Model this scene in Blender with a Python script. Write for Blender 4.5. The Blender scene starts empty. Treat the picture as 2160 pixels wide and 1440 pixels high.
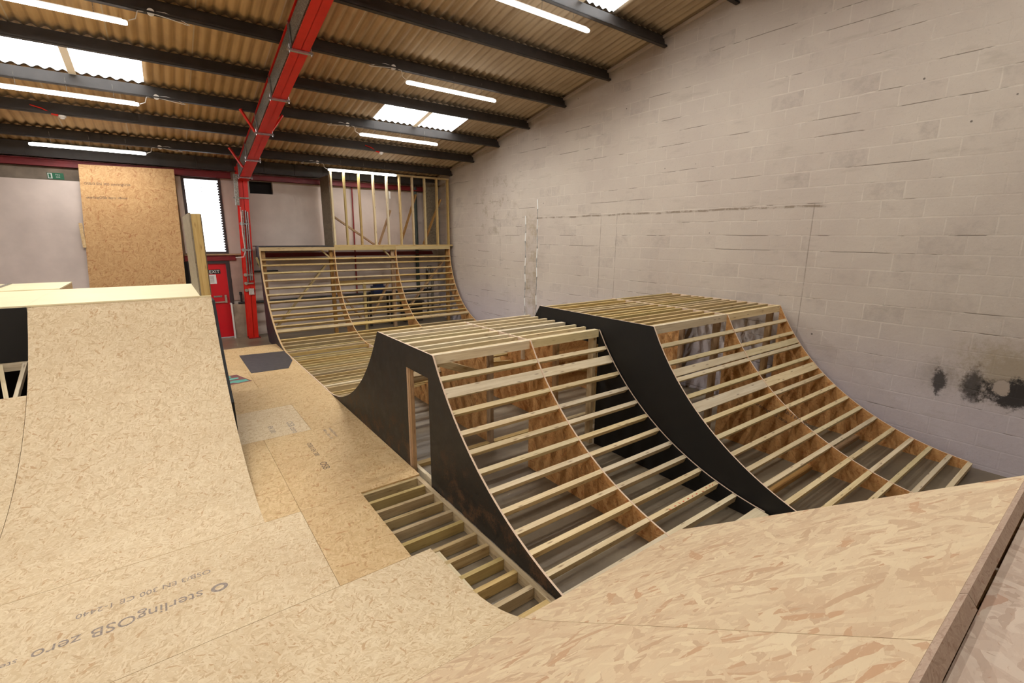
import bpy, bmesh, math, random
from mathutils import Vector, Matrix
random.seed(7)
C = bpy.context.scene.collection
H = 2.70                      # eye height above the concrete floor

# ------------------------------------------------------------------ materials
def srgb(r, g, b):
    f = lambda c: (c/255)/12.92 if c/255 <= 0.04045 else (((c/255)+0.055)/1.055)**2.4
    return (f(r), f(g), f(b), 1.0)

class NT:
    def __init__(s, name):
        s.m = bpy.data.materials.new(name); s.m.use_nodes = True
        s.t = s.m.node_tree; s.t.nodes.clear()
        s.out = s.n('ShaderNodeOutputMaterial'); s.b = s.n('ShaderNodeBsdfPrincipled')
        s.l(s.b.outputs[0], s.out.inputs[0])
    def n(s, k, **kw):
        x = s.t.nodes.new(k)
        for a, v in kw.items(): setattr(x, a, v)
        return x
    def l(s, a, b): s.t.links.new(a, b)
    def put(s, sock, v):
        if hasattr(v, 'is_output') or isinstance(v, bpy.types.NodeSocket): s.l(v, sock)
        else: sock.default_value = v
    def math(s, op, a, b=0.0, c=None, clamp=False):
        x = s.n('ShaderNodeMath', operation=op); x.use_clamp = clamp
        s.put(x.inputs[0], a); s.put(x.inputs[1], b)
        if c is not None: s.put(x.inputs[2], c)
        return x.outputs[0]
    def mix(s, f, a, b, mode='MIX'):
        x = s.n('ShaderNodeMix', data_type='RGBA', blend_type=mode)
        s.put(x.inputs[0], f); s.put(x.inputs[6], a); s.put(x.inputs[7], b)
        return x.outputs[2]
    def ramp(s, v, stops, interp='LINEAR'):
        x = s.n('ShaderNodeValToRGB'); s.l(v, x.inputs[0]); e = x.color_ramp.elements
        x.color_ramp.interpolation = interp
        while len(e) < len(stops): e.new(0.5)
        for i, (p, c) in enumerate(stops): e[i].position = p; e[i].color = c
        return x.outputs[0]
    def mapr(s, v, a, b, c=0.0, d=1.0):
        x = s.n('ShaderNodeMapRange'); s.put(x.inputs[0], v)
        for i, q in enumerate((a, b, c, d)): x.inputs[i+1].default_value = q
        return x.outputs[0]
    def smooth(s, v, a, b, c=0.0, d=1.0):
        x = s.n('ShaderNodeMapRange', interpolation_type='SMOOTHSTEP'); s.put(x.inputs[0], v)
        for i, q in enumerate((a, b, c, d)): x.inputs[i+1].default_value = q
        return x.outputs[0]
    def noise(s, vec, scale, detail=3, rough=0.55, dim='3D', dist=0.0):
        x = s.n('ShaderNodeTexNoise', noise_dimensions=dim)
        if vec is not None: s.l(vec, x.inputs['Vector'])
        x.inputs['Scale'].default_value = scale; x.inputs['Detail'].default_value = detail
        x.inputs['Roughness'].default_value = rough; x.inputs['Distortion'].default_value = dist
        return x.outputs['Fac']
    def uv(s): return s.n('ShaderNodeTexCoord').outputs['UV']
    def obj(s): return s.n('ShaderNodeTexCoord').outputs['Object']
    def rnd(s): return s.n('ShaderNodeObjectInfo').outputs['Random']
    def mapping(s, vec, loc=(0,0,0), rot=(0,0,0), sc=(1,1,1)):
        x = s.n('ShaderNodeMapping'); s.l(vec, x.inputs[0])
        x.inputs[1].default_value = loc; x.inputs[2].default_value = rot; x.inputs[3].default_value = sc
        return x.outputs[0]
    def vadd(s, a, b):
        x = s.n('ShaderNodeVectorMath', operation='ADD'); s.put(x.inputs[0], a); s.put(x.inputs[1], b); return x.outputs[0]
    def comb(s, a, b, c=0.0):
        x = s.n('ShaderNodeCombineXYZ'); s.put(x.inputs[0], a); s.put(x.inputs[1], b); s.put(x.inputs[2], c); return x.outputs[0]
    def bump(s, h, strength=0.3, dist=0.01):
        x = s.n('ShaderNodeBump'); x.inputs['Strength'].default_value = strength; x.inputs['Distance'].default_value = dist
        s.l(h, x.inputs['Height']); s.l(x.outputs[0], s.b.inputs['Normal'])
    def col(s, v): s.put(s.b.inputs['Base Color'], v)
    def rough(s, v): s.put(s.b.inputs['Roughness'], v)

def plain(name, c, rough=0.6, metal=0.0, var=0.10, scale=6.0, bump=0.0):
    n = NT(name); f = n.noise(n.obj(), scale, 4)
    c2 = tuple(x*(1-var*2) for x in c[:3]) + (1,); c3 = tuple(min(1, x*(1+var)) for x in c[:3]) + (1,)
    n.col(n.ramp(f, [(0.3, c2), (0.7, c3)])); n.rough(rough); n.b.inputs['Metallic'].default_value = metal
    if bump: n.bump(n.noise(n.obj(), scale*12, 3), bump, 0.003)
    return n.m

def n_mix(a, b, t): return tuple(x+(y-x)*t for x, y in zip(a, b))

def osb(name, base, light, dark, red, rough=0.62, size=1.0, contrast=1.0):
    n = NT(name)
    off = n.math('MULTIPLY', n.rnd(), 37.0)
    vec = n.vadd(n.uv(), n.comb(off, n.math('MULTIPLY', off, 1.7)))
    warp = n.n('ShaderNodeTexNoise', noise_dimensions='2D'); n.l(vec, warp.inputs['Vector'])
    warp.inputs['Scale'].default_value = 14; warp.inputs['Detail'].default_value = 2
    w = n.n('ShaderNodeVectorMath', operation='SCALE'); n.l(warp.outputs['Color'], w.inputs[0]); w.inputs['Scale'].default_value = 0.035
    vec = n.vadd(vec, w.outputs[0])
    pr = tone = None
    for i, (ang, L, W) in enumerate([(0.15, .11, .020), (0.85, .10, .022), (-0.55, .12, .018), (1.75, .09, .022), (-1.2, .08, .016)]):
        mp = n.mapping(vec, (i*3.1, i*5.7, 0), (0, 0, ang), (1, 1, 1))
        mp = n.mapping(mp, (0, 0, 0), (0, 0, 0), (1/(L*size), 1/(W*size), 1))
        v = n.n('ShaderNodeTexVoronoi', voronoi_dimensions='2D'); n.l(mp, v.inputs['Vector']); v.inputs['Scale'].default_value = 1
        sp = n.n('ShaderNodeSeparateColor'); n.l(v.outputs['Color'], sp.inputs[0])
        if pr is None: pr, tone = sp.outputs[0], sp.outputs[1]
        else:
            g = n.math('GREATER_THAN', sp.outputs[0], pr)
            x = n.n('ShaderNodeMix', data_type='FLOAT'); n.l(g, x.inputs[0]); n.l(tone, x.inputs[2]); n.l(sp.outputs[1], x.inputs[3])
            tone = x.outputs[0]; pr = n.math('MAXIMUM', sp.outputs[0], pr)
    c = n.ramp(tone, [(0.0, n_mix(base, red, .75*contrast)), (0.07, n_mix(base, dark, .45*contrast)), (0.20, base), (0.50, n_mix(base, light, .45)), (0.80, light), (1.0, n_mix(base, dark, .25*contrast))])
    fine = n.noise(n.mapping(vec, rot=(0,0,.35), sc=(24, 90, 1)), 1.0, 3, 0.6)
    c = n.mix(n.smooth(fine, 0.55, 0.80, 0, 0.35*contrast), c, dark)
    fl = n.noise(n.mapping(vec, rot=(0,0,-.6), sc=(34, 110, 1)), 1.0, 2, 0.5)
    c = n.mix(n.smooth(fl, 0.69, 0.76, 0, 0.8*contrast), c, red)
    ch = n.noise(n.mapping(vec, rot=(0,0,1.1), sc=(22/size**.5, 60/size**.5, 1)), 1.0, 4, 0.65)
    c = n.mix(n.smooth(ch, 0.56, 0.66, 0, 0.6), c, light)
    c = n.mix(n.smooth(n.noise(n.mapping(vec, rot=(0,0,.2), sc=(9/size**.5, 70/size**.5, 1)), 1.0, 4, 0.7), 0.60, 0.70, 0, 0.35), c, n_mix(base, red, .6))
    big = n.noise(vec, 1.1, 2)
    c = n.mix(n.smooth(big, 0.35, 0.75, 0.0, 0.18), c, dark, 'MIX')
    n.col(c); n.rough(rough)
    return n.m

def timber(name, base, light, dark, green=None, rough=0.65):
    n = NT(name); r = n.rnd()
    vec = n.vadd(n.uv(), n.comb(n.math('MULTIPLY', r, 53.0), n.math('MULTIPLY', r, 31.0)))
    g = n.noise(n.mapping(vec, sc=(1.6, 34, 1)), 1.0, 4, 0.6, dist=0.6)
    c = n.ramp(g, [(0.25, dark), (0.45, base), (0.72, light)])
    k = n.n('ShaderNodeTexVoronoi', voronoi_dimensions='2D'); n.l(n.mapping(vec, sc=(2.6, 13, 1)), k.inputs['Vector']); k.inputs['Scale'].default_value = 1
    c = n.mix(n.smooth(k.outputs['Distance'], 0.0, 0.13, 0.75, 0.0), c, srgb(120, 82, 45))
    hsv = n.n('ShaderNodeHueSaturation'); n.l(c, hsv.inputs['Color'])
    n.l(n.mapr(r, 0, 1, 0.86, 1.10), hsv.inputs['Value']); n.l(n.mapr(n.math('FRACT', n.math('MULTIPLY', r, 7.3)), 0, 1, 0.8, 1.12), hsv.inputs['Saturation'])
    c = hsv.outputs[0]
    if green: c = n.mix(n.smooth(n.math('FRACT', n.math('MULTIPLY', r, 3.9)), 0.5, 1.0, 0, 0.45), c, green)
    n.col(c); n.rough(rough)
    return n.m

M = {}
M['osb'] = osb('osb_pale', srgb(211,187,147), srgb(227,208,172), srgb(180,150,110), srgb(188,146,102), size=.62)
M['lip'] = None
M['osb_near'] = osb('osb_pinkish', srgb(212,184,148), srgb(227,206,168), srgb(184,152,120), srgb(194,148,108), size=1.9)
M['osb_floor'] = osb('osb_golden', srgb(204,172,122), srgb(220,192,144), srgb(168,130,84), srgb(178,126,76), size=.7)
M['lip'] = osb('osb_cut_edge', srgb(176,150,128), srgb(190,166,144), srgb(150,124,104), srgb(160,126,104), size=.3)
M['osb_deck'] = osb('osb_grey_pink', srgb(202,178,156), srgb(216,196,174), srgb(176,148,126), srgb(186,146,118), size=1.5)
M['osb_dark'] = osb('osb_orange_ribs', srgb(206,150,90), srgb(220,170,110), srgb(160,106,58), srgb(178,108,58), size=.8)
M['osb_wall'] = osb('osb_tan_panel', srgb(196,152,100), srgb(212,172,120), srgb(160,114,68), srgb(170,106,60))
M['osb_grey'] = osb('osb_weathered', srgb(124,112,92), srgb(142,130,108), srgb(96,84,66), srgb(108,90,68))
M['pine'] = timber('pine_timber', srgb(219,198,156), srgb(234,217,180), srgb(198,172,128), srgb(208,194,142))
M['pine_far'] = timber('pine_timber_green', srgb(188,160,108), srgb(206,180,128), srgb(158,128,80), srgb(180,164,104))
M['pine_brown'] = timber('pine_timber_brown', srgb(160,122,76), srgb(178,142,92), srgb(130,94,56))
M['ply_edge'] = plain('ply_edge', srgb(226,200,172), 0.7, var=0.05, scale=40)
M['ply_edge_far'] = plain('ply_edge_tan', srgb(204,172,126), 0.7, var=0.05, scale=40)
M['ply_deck'] = plain('birch_ply_deck', srgb(240,226,184), 0.45, var=0.03, scale=2)

def black_paint():
    n = NT('black_paint_scuffed'); u = n.obj()
    f = n.noise(u, 5, 5, 0.65); g = n.noise(u, 60, 3, 0.7)
    lo = n.n('ShaderNodeSeparateXYZ'); n.l(u, lo.inputs[0])
    low = n.smooth(lo.outputs[2], 0.1, 0.9, 1.0, 0.15)
    wear = n.math('MULTIPLY', n.smooth(n.math('MULTIPLY_ADD', g, 0.35, n.math('MULTIPLY', f, 0.75)), 0.53, 0.68), low)
    c = n.mix(n.math('MULTIPLY', wear, 0.7), srgb(20,17,16), srgb(96,66,40))
    c = n.mix(n.smooth(n.noise(u, 140, 2), 0.76, 0.80, 0, 0.35), c, srgb(150,130,110))
    n.col(c); n.rough(n.mapr(f, 0.2, 0.8, 0.42, 0.7)); return n.m
M['black'] = black_paint()
M['black_clean'] = plain('black_paint', srgb(14,13,12), 0.62, var=0.15)
M['navy'] = plain('dark_paint_far', srgb(46,44,50), 0.55, var=0.12)
M['patch'] = plain('dark_grey_sheet', srgb(74,70,70), 0.55, var=0.12, scale=9)

def blockwall():
    n = NT('painted_blockwork'); p = n.obj()
    s = n.n('ShaderNodeSeparateXYZ'); n.l(p, s.inputs[0]); y, z = s.outputs[1], s.outputs[2]
    wob = n.math('MULTIPLY', n.math('SUBTRACT', n.noise(p, 1.3, 3), 0.5), 0.025)
    v = n.comb(y, n.math('ADD', n.math('SUBTRACT', z, 0.055), wob))
    b = n.n('ShaderNodeTexBrick'); n.l(v, b.inputs['Vector'])
    b.offset = 0.5; b.inputs['Scale'].default_value = 1.0; b.inputs['Brick Width'].default_value = 0.45; b.inputs['Row Height'].default_value = 0.225
    b.inputs['Mortar Size'].default_value = 0.011; b.inputs['Mortar Smooth'].default_value = 0.6; b.inputs['Bias'].default_value = 0.0
    b.inputs['Color1'].default_value = (0,0,0,1); b.inputs['Color2'].default_value = (1,1,1,1); b.inputs['Mortar'].default_value = (0.5,0.5,0.5,1)
    mort = b.outputs['Fac']
    tone = n.n('ShaderNodeSeparateColor'); n.l(b.outputs['Color'], tone.inputs[0])
    base = n.mix(n.smooth(n.noise(p, 0.55, 4), 0.3, 0.7), srgb(188,175,162), srgb(199,187,172))
    ghost = n.math('MULTIPLY', n.smooth(tone.outputs[0], 0.45, 1.0), n.smooth(n.noise(p, 2.4, 4, 0.6), 0.42, 0.62))
    base = n.mix(n.math('MULTIPLY', n.math('MULTIPLY', ghost, n.smooth(n.noise(p, 11, 5, 0.7), 0.38, 0.6, 0.25, 1)), 0.45), base, srgb(158,146,136))
    base = n.mix(n.math('MULTIPLY', n.math('MULTIPLY', mort, n.smooth(n.noise(p, 2.1, 4, 0.6), 0.42, 0.62)), 0.42), base, srgb(216,206,190))
    # lower part is cooler and greyer
    base = n.mix(n.smooth(z, 1.9, 0.2, 0.0, 0.75), base, srgb(196,188,196))
    base = n.mix(n.smooth(n.noise(n.mapping(p, sc=(1,0.5,2.2)), 3.2, 5, 0.65), 0.55, 0.75, 0, 0.30), base, srgb(150,138,122))
    fine = n.noise(p, 46, 4, 0.7)
    base = n.mix(n.smooth(fine, 0.56, 0.72, 0, 0.30), base, srgb(158,146,132))
    # open bed joints: thin dark lines that come and go along the courses
    fr = n.math('FRACT', n.math('DIVIDE', n.math('ADD', n.math('SUBTRACT', z, 0.055), n.math('MULTIPLY', wob, 1.3)), 0.225))
    edge = n.math('MINIMUM', fr, n.math('SUBTRACT', 1.0, fr))
    gate = n.smooth(n.noise(n.mapping(p, sc=(1, 0.9, 4.4)), 1.25, 5, 0.62), 0.545, 0.60)
    crack = n.math('MULTIPLY', n.smooth(edge, 0.010, 0.032, 1, 0), gate)
    base = n.mix(n.math('MULTIPLY', crack, 0.72), base, srgb(98,84,70))
    # blocked up opening: straight vertical joints and a rough ledge line
    def vline(y0, z0, z1, w=0.008):
        d = n.math('ABSOLUTE', n.math('SUBTRACT', n.math('ADD', y, n.math('MULTIPLY', wob, 0.5)), y0))
        m = n.smooth(d, w*0.4, w*1.4, 1, 0)
        m = n.math('MULTIPLY', m, n.math('MULTIPLY', n.smooth(z, z0-0.02, z0+0.02), n.smooth(z, z1+0.02, z1-0.02)))
        return n.math('MULTIPLY', m, n.smooth(n.noise(p, 7, 3), 0.35, 0.55, 0.25, 1))
    for (y0, z0, z1) in ((6.71, 1.2, 3.19), (3.04, 0.9, 3.2), (10.88, 1.9, 3.15), (7.15, 1.4, 3.15)):
        base = n.mix(n.math('MULTIPLY', vline(y0, z0, z1), 0.5), base, srgb(110,96,82))
    led = n.math('ABSOLUTE', n.math('ADD', n.math('SUBTRACT', z, 3.17), n.math('MULTIPLY', wob, 2.2)))
    led = n.math('MULTIPLY', n.smooth(led, 0.008, 0.026, 1, 0), n.math('MULTIPLY', n.smooth(y, 2.78, 2.95), n.smooth(y, 9.4, 9.2)))
    led = n.math('MULTIPLY', led, n.smooth(n.noise(p, 5.5, 5, 0.7), 0.42, 0.56, 0.2, 1))
    base = n.mix(n.math('MULTIPLY', led, 0.75), base, srgb(120,104,84))
    # strip between two white bead lines, stained
    st = n.math('MULTIPLY', n.math('MULTIPLY', n.smooth(y, 9.26, 9.30), n.smooth(y, 9.74, 9.70)), n.smooth(z, 3.5, 3.1))
    st = n.math('MULTIPLY', st, n.smooth(n.noise(p, 4, 5, 0.7), 0.40, 0.68))
    base = n.mix(n.math('MULTIPLY', st, 0.55), base, srgb(150,132,98))
    dmp = n.math('MULTIPLY', n.smooth(y, 9.3, 11.0), n.math('MULTIPLY', n.smooth(y, 12.6, 11.3), n.math('MULTIPLY', n.smooth(z, 2.2, 3.3), n.smooth(z, 4.6, 4.0))))
    base = n.mix(n.math('MULTIPLY', dmp, n.smooth(n.noise(p, 3.5, 5, 0.7), 0.48, 0.66, 0, 0.5)), base, srgb(138,122,96))
    # sooty burn marks low down near the camera end
    nz = n.noise(n.mapping(p, sc=(1,1,.7)), 7, 5, 0.7); nz2 = n.noise(p, 24, 5, 0.75)
    def spot(y0, z0, ry, rz, soft=0.6):
        a = n.math('DIVIDE', n.math('SUBTRACT', y, y0), ry); c = n.math('DIVIDE', n.math('SUBTRACT', z, z0), rz)
        d = n.math('SQRT', n.math('ADD', n.math('MULTIPLY', a, a), n.math('MULTIPLY', c, c)))
        d = n.math('ADD', d, n.math('MULTIPLY', n.math('SUBTRACT', nz, 0.5), 1.7)); d = n.math('ADD', d, n.math('MULTIPLY', n.math('SUBTRACT', nz2, 0.5), 1.5))
        return n.smooth(d, 1.0-soft*0.5, 1.0+soft*0.5, 1, 0)
    base = n.mix(n.math('MULTIPLY', spot(0.70, 1.20, 0.46, 0.30, 1.2), 0.55), base, srgb(140,122,78))
    base = n.mix(n.math('MULTIPLY', spot(1.34, 1.03, 0.20, 0.18, 1.4), 0.30), base, srgb(110,100,84))
    base = n.mix(n.math('MULTIPLY', spot(1.33, 0.97, 0.06, 0.15), 0.85), base, srgb(34,28,27))
    base = n.mix(n.math('MULTIPLY', spot(1.03, 1.02, 0.09, 0.2, 1.0), 0.85), base, srgb(36,30,28))
    base = n.mix(n.math('MULTIPLY', spot(0.60, 0.98, 0.33, 0.16), 0.95), base, srgb(32,27,27))
    base = n.mix(spot(0.79, 1.03, 0.065, 0.09, 0.3), base, srgb(170,156,142))
    holes = n.n('ShaderNodeTexVoronoi'); n.l(p, holes.inputs['Vector']); holes.inputs['Scale'].default_value = 2.2
    base = n.mix(n.smooth(holes.outputs['Distance'], 0.018, 0.035, 0.8, 0), base, srgb(70,58,50))
    n.col(base); n.rough(0.85)
    h = n.math('SUBTRACT', n.math('MULTIPLY', n.noise(p, 14, 5, 0.65), 0.5), n.math('ADD', n.math('MULTIPLY', mort, 0.18), n.math('MULTIPLY', crack, 0.9)))
    n.bump(h, 0.35, 0.012); return n.m
M['blocks'] = blockwall()

def roofmat():
    n = NT('fibre_cement_roof'); p = n.obj(); s = n.n('ShaderNodeSeparateXYZ'); n.l(p, s.inputs[0]); x, y = s.outputs[0], s.outputs[1]
    c = n.mix(n.smooth(x, 0.5, 5.5), srgb(206,168,118), srgb(198,178,150))
    st = n.noise(n.mapping(p, sc=(9, 0.7, 0.7)), 1.0, 4, 0.6)
    c = n.mix(n.smooth(st, 0.45, 0.75, 0, 0.34), c, srgb(116,86,56))
    c = n.mix(n.smooth(n.noise(p, 1.1, 4), 0.4, 0.75, 0, 0.35), c, srgb(128,104,78))
    # the darker valleys of the corrugation
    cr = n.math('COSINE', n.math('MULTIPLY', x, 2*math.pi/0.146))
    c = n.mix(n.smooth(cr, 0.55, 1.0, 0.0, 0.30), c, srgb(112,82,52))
    lap = n.math('FRACT', n.math('DIVIDE', n.math('ADD', x, 0.21), 1.022)); lap = n.math('MINIMUM', lap, n.math('SUBTRACT', 1.0, lap))
    c = n.mix(n.smooth(lap, 0.004, 0.012, 0.7, 0), c, srgb(200,184,160))
    # purlin shadow painted into the sheet colour above every purlin
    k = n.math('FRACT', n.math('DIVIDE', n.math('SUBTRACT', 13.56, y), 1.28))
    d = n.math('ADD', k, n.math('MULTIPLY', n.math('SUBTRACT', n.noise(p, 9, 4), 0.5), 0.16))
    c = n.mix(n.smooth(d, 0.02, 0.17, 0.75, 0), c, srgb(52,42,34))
    n.col(c); n.rough(0.9); return n.m
M['roof'] = roofmat()

def concrete():
    n = NT('stained_concrete'); p = n.obj()
    f = n.noise(p, 0.8, 6, 0.62); g = n.noise(n.mapping(p, sc=(0.5, 2.2, 1)), 1.4, 5, 0.6)
    c = n.ramp(f, [(0.3, srgb(92,80,64)), (0.5, srgb(122,109,89)), (0.72, srgb(150,137,114))])
    c = n.mix(n.smooth(g, 0.55, 0.75, 0, 0.5), c, srgb(112,98,80))
    c = n.mix(n.smooth(n.noise(p, 9, 5, 0.7), 0.62, 0.75, 0, 0.5), c, srgb(172,164,148))
    c = n.mix(n.smooth(n.noise(p, 3.1, 3), 0.66, 0.74, 0, 0.5), c, srgb(90,80,70))
    n.col(c); n.rough(n.mapr(f, 0.3, 0.7, 0.32, 0.55)); n.bump(n.noise(p, 30, 4), 0.08, 0.004); return n.m
M['concrete'] = concrete()
M['red'] = plain('red_steel_paint', srgb(222,34,18), 0.42, var=0.06, scale=3)
M['red_dark'] = plain('dark_red_paint', srgb(132,22,26), 0.5, var=0.12, scale=3)
M['red_door'] = plain('red_door_paint', srgb(216,18,34), 0.38, var=0.04, scale=2)
M['purlin'] = plain('dark_grey_steel', srgb(66,60,56), 0.55, var=0.12, scale=5)
def galv():
    n = NT('galvanised_steel'); v = n.n('ShaderNodeTexVoronoi'); n.l(n.obj(), v.inputs['Vector']); v.inputs['Scale'].default_value = 90
    s = n.n('ShaderNodeSeparateColor'); n.l(v.outputs['Color'], s.inputs[0])
    n.col(n.ramp(s.outputs[0], [(0.0, srgb(112,106,98)), (0.6, srgb(150,144,134)), (1.0, srgb(186,182,172))])); n.rough(0.45); n.b.inputs['Metallic'].default_value = 0.55
    return n.m
M['galv'] = galv()
M['chrome'] = plain('bright_conduit', srgb(196,192,194), 0.25, 0.8, var=0.06)
M['white'] = plain('white_plastic', srgb(228,222,214), 0.5, var=0.03)
M['white_board'] = plain('dusty_white_board', srgb(206,190,180), 0.75, var=0.07, scale=1.6)
M['wall_white'] = plain('whitewashed_wall', srgb(206,190,178), 0.8, var=0.07, scale=1.3)
M['wall_pink'] = plain('faded_pink_wall', srgb(188,158,144), 0.8, var=0.12, scale=2)
M['grime'] = plain('grimy_blockwork', srgb(150,134,116), 0.85, var=0.18, scale=3)
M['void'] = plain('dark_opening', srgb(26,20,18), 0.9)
M['dark_frame'] = plain('dark_frame', srgb(58,44,44), 0.6)
M['rubber'] = plain('black_pipe', srgb(36,34,34), 0.5)
M['green_pipe'] = plain('green_grey_pipe', srgb(58,70,64), 0.5)
M['plinth'] = plain('plinth_block', srgb(168,150,128), 0.85, var=0.16, scale=4)
M['ink'] = plain('stamp_ink', srgb(158,144,132), 0.8, var=0.2, scale=60)
M['ink_dark'] = plain('stamp_ink_dark', srgb(112,94,80), 0.8, var=0.2, scale=60)
M['sign_green'] = plain('sign_green', srgb(18,112,72), 0.5)
M['sign_white'] = plain('sign_white', srgb(236,236,230), 0.5, var=0.02)
M['sign_black'] = plain('sign_black', srgb(24,24,26), 0.5)
M['teal'] = plain('teal_spray', srgb(104,186,166), 0.6, var=0.1)
M['maroon'] = plain('maroon_spray', srgb(128,74,72), 0.6, var=0.12)
M['red_mark'] = plain('red_crayon', srgb(214,84,52), 0.7)
M['foliage'] = plain('green_plastic', srgb(70,120,60), 0.6, var=0.3, scale=14)
M['blue'] = plain('blue_plastic', srgb(36,52,92), 0.5)
def emit(name, c, st, base=(0.8,0.8,0.8,1)):
    n = NT(name); n.col(base); n.put(n.b.inputs['Emission Color'], c); n.b.inputs['Emission Strength'].default_value = st; n.rough(0.5); n.m.cycles.emission_sampling = 'NONE' if st > 8 else 'AUTO'; return n.m
M['tube'] = emit('lit_diffuser', (1.0, 0.99, 0.97, 1), 9.0)
M['sky_panel'] = emit('translucent_rooflight', (0.95, 0.98, 1.0, 1), 4.0)
M['sky_lap'] = emit('rooflight_lap', (0.85, 0.66, 0.42, 1), 0.45, srgb(150,120,80))
M['win_pane'] = emit('bright_wired_glass', (0.93, 0.97, 1.0, 1), 3.2)

# ------------------------------------------------------------------ mesh building
class MB:
    """collects faces with uv; box(), prism(), beam(), tube()"""
    def __init__(s): s.v = []; s.f = []; s.uv = []; s.mi = []; s.smooth = []
    def face(s, pts, uvs, mi=0, sm=False):
        i = len(s.v); s.v += [tuple(p) for p in pts]; s.f.append(tuple(range(i, i+len(pts)))); s.uv.append(list(uvs)); s.mi.append(mi); s.smooth.append(sm)
    def hexa(s, o, a, b, c, mi=0):
        """box from corner o with edge vectors a (length, grain), b, c"""
        o, a, b, c = Vector(o), Vector(a), Vector(b), Vector(c)
        if a.cross(b).dot(c) < 0: b, c = c, b
        la, lb, lc = a.length, b.length, c.length
        q = lambda p, d, e: [p, p+d, p+d+e, p+e]
        s.face(q(o, b, a), [(0,0),(0,lb),(la,lb),(la,0)], mi)
        s.face(q(o+c, a, b), [(0,.5),(la,.5),(la,.5+lb),(0,.5+lb)], mi)
        s.face(q(o, a, c), [(0,1),(la,1),(la,1+lc),(0,1+lc)], mi)
        s.face(q(o+b, c, a), [(0,1.5),(0,1.5+lc),(la,1.5+lc),(la,1.5)], mi)
        s.face(q(o, c, b), [(0,2),(lc*.2,2),(lc*.2,2+lb),(0,2+lb)], mi)
        s.face(q(o+a, b, c), [(0,2.5),(lb*.2,2.5),(lb*.2,2.5+lc),(0,2.5+lc)], mi)
        return s
    def box(s, x0, x1, y0, y1, z0, z1, mi=0, flat=False):
        d = [(x1-x0, Vector((x1-x0,0,0))), (y1-y0, Vector((0,y1-y0,0))), (z1-z0, Vector((0,0,z1-z0)))]
        d.sort(key=lambda t: -t[0])
        if flat: return s.slab(x0, x1, y0, y1, z0, z1, mi)
        return s.hexa((x0,y0,z0), d[0][1], d[1][1], d[2][1], mi)
    def slab(s, x0, x1, y0, y1, z0, z1, mi=0):
        """box with plain world-plane uv on every face (sheets, walls)"""
        P = lambda i, j, k: ((x0,x1)[i], (y0,y1)[j], (z0,z1)[k])
        for q in (((0,0,0),(0,1,0),(1,1,0),(1,0,0)), ((0,0,1),(1,0,1),(1,1,1),(0,1,1)), ((0,0,0),(1,0,0),(1,0,1),(0,0,1)),
                  ((0,1,0),(0,1,1),(1,1,1),(1,1,0)), ((0,0,0),(0,0,1),(0,1,1),(0,1,0)), ((1,0,0),(1,1,0),(1,1,1),(1,0,1))):
            pts = [P(*c) for c in q]; s.wface(pts, mi)
        return s
    def wface(s, pts, mi=0, sm=False):
        a, b, c = Vector(pts[0]), Vector(pts[1]), Vector(pts[2]); n = (b-a).cross(c-a)
        k = max(range(3), key=lambda i: abs(n[i])); o = [(1,2),(0,2),(0,1)][k]
        s.face(pts, [(p[o[0]], p[o[1]]) for p in pts], mi, sm)
    def prism(s, prof, x0, x1, mi=0, mi_edge=None):
        """profile [(y,z)...] extruded along x from x0 to x1"""
        me = mi if mi_edge is None else mi_edge
        area = sum(prof[i][0]*prof[(i+1)%len(prof)][1]-prof[(i+1)%len(prof)][0]*prof[i][1] for i in range(len(prof)))
        if area < 0: prof = prof[::-1]
        s.face([(x1,y,z) for y, z in prof], [(y,z) for y, z in prof], mi)
        s.face([(x0,y,z) for y, z in prof[::-1]], [(y,z) for y, z in prof[::-1]], mi)
        t = 0
        for i in range(len(prof)):
            (y0,z0), (y1,z1) = prof[i], prof[(i+1)%len(prof)]; d = math.hypot(y1-y0, z1-z0)
            s.face([(x0,y0,z0),(x0,y1,z1),(x1,y1,z1),(x1,y0,z0)], [(t,0),(t+d,0),(t+d,x1-x0),(t,x1-x0)], me); t += d
        return s
    def beam(s, p, q, w, h, up=(0,0,1), mi=0):
        p, q = Vector(p), Vector(q); a = q-p; u = Vector(up); side = a.cross(u)
        if side.length < 1e-6: side = a.cross(Vector((1,0,0)))
        side.normalize(); u2 = side.cross(a).normalized()
        return s.hexa(p - side*w/2 - u2*h/2, a, side*w, u2*h, mi)
    def tube(s, path, r, n=8, mi=0, cap=True):
        path = [Vector(p) for p in path]; rings = []
        for i, p in enumerate(path):
            t = (path[min(i+1, len(path)-1)] - path[max(i-1, 0)]).normalized()
            a = t.cross(Vector((0,0,1)))
            if a.length < 1e-3: a = t.cross(Vector((1,0,0)))
            a.normalize(); b = a.cross(t)
            rings.append([p + a*math.cos(k*2*math.pi/n)*r + b*math.sin(k*2*math.pi/n)*r for k in range(n)])
        L = 0
        for i in range(len(path)-1):
            d = (path[i+1]-path[i]).length
            for k in range(n):
                k2 = (k+1) % n
                s.face([rings[i][k], rings[i][k2], rings[i+1][k2], rings[i+1][k]], [(L,k*.02),(L,k*.02+.02),(L+d,k*.02+.02),(L+d,k*.02)], mi, True)
            L += d
        if cap:
            s.face(rings[0][::-1], [(0,0)]*n, mi); s.face(rings[-1], [(0,0)]*n, mi)
        return s
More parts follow.
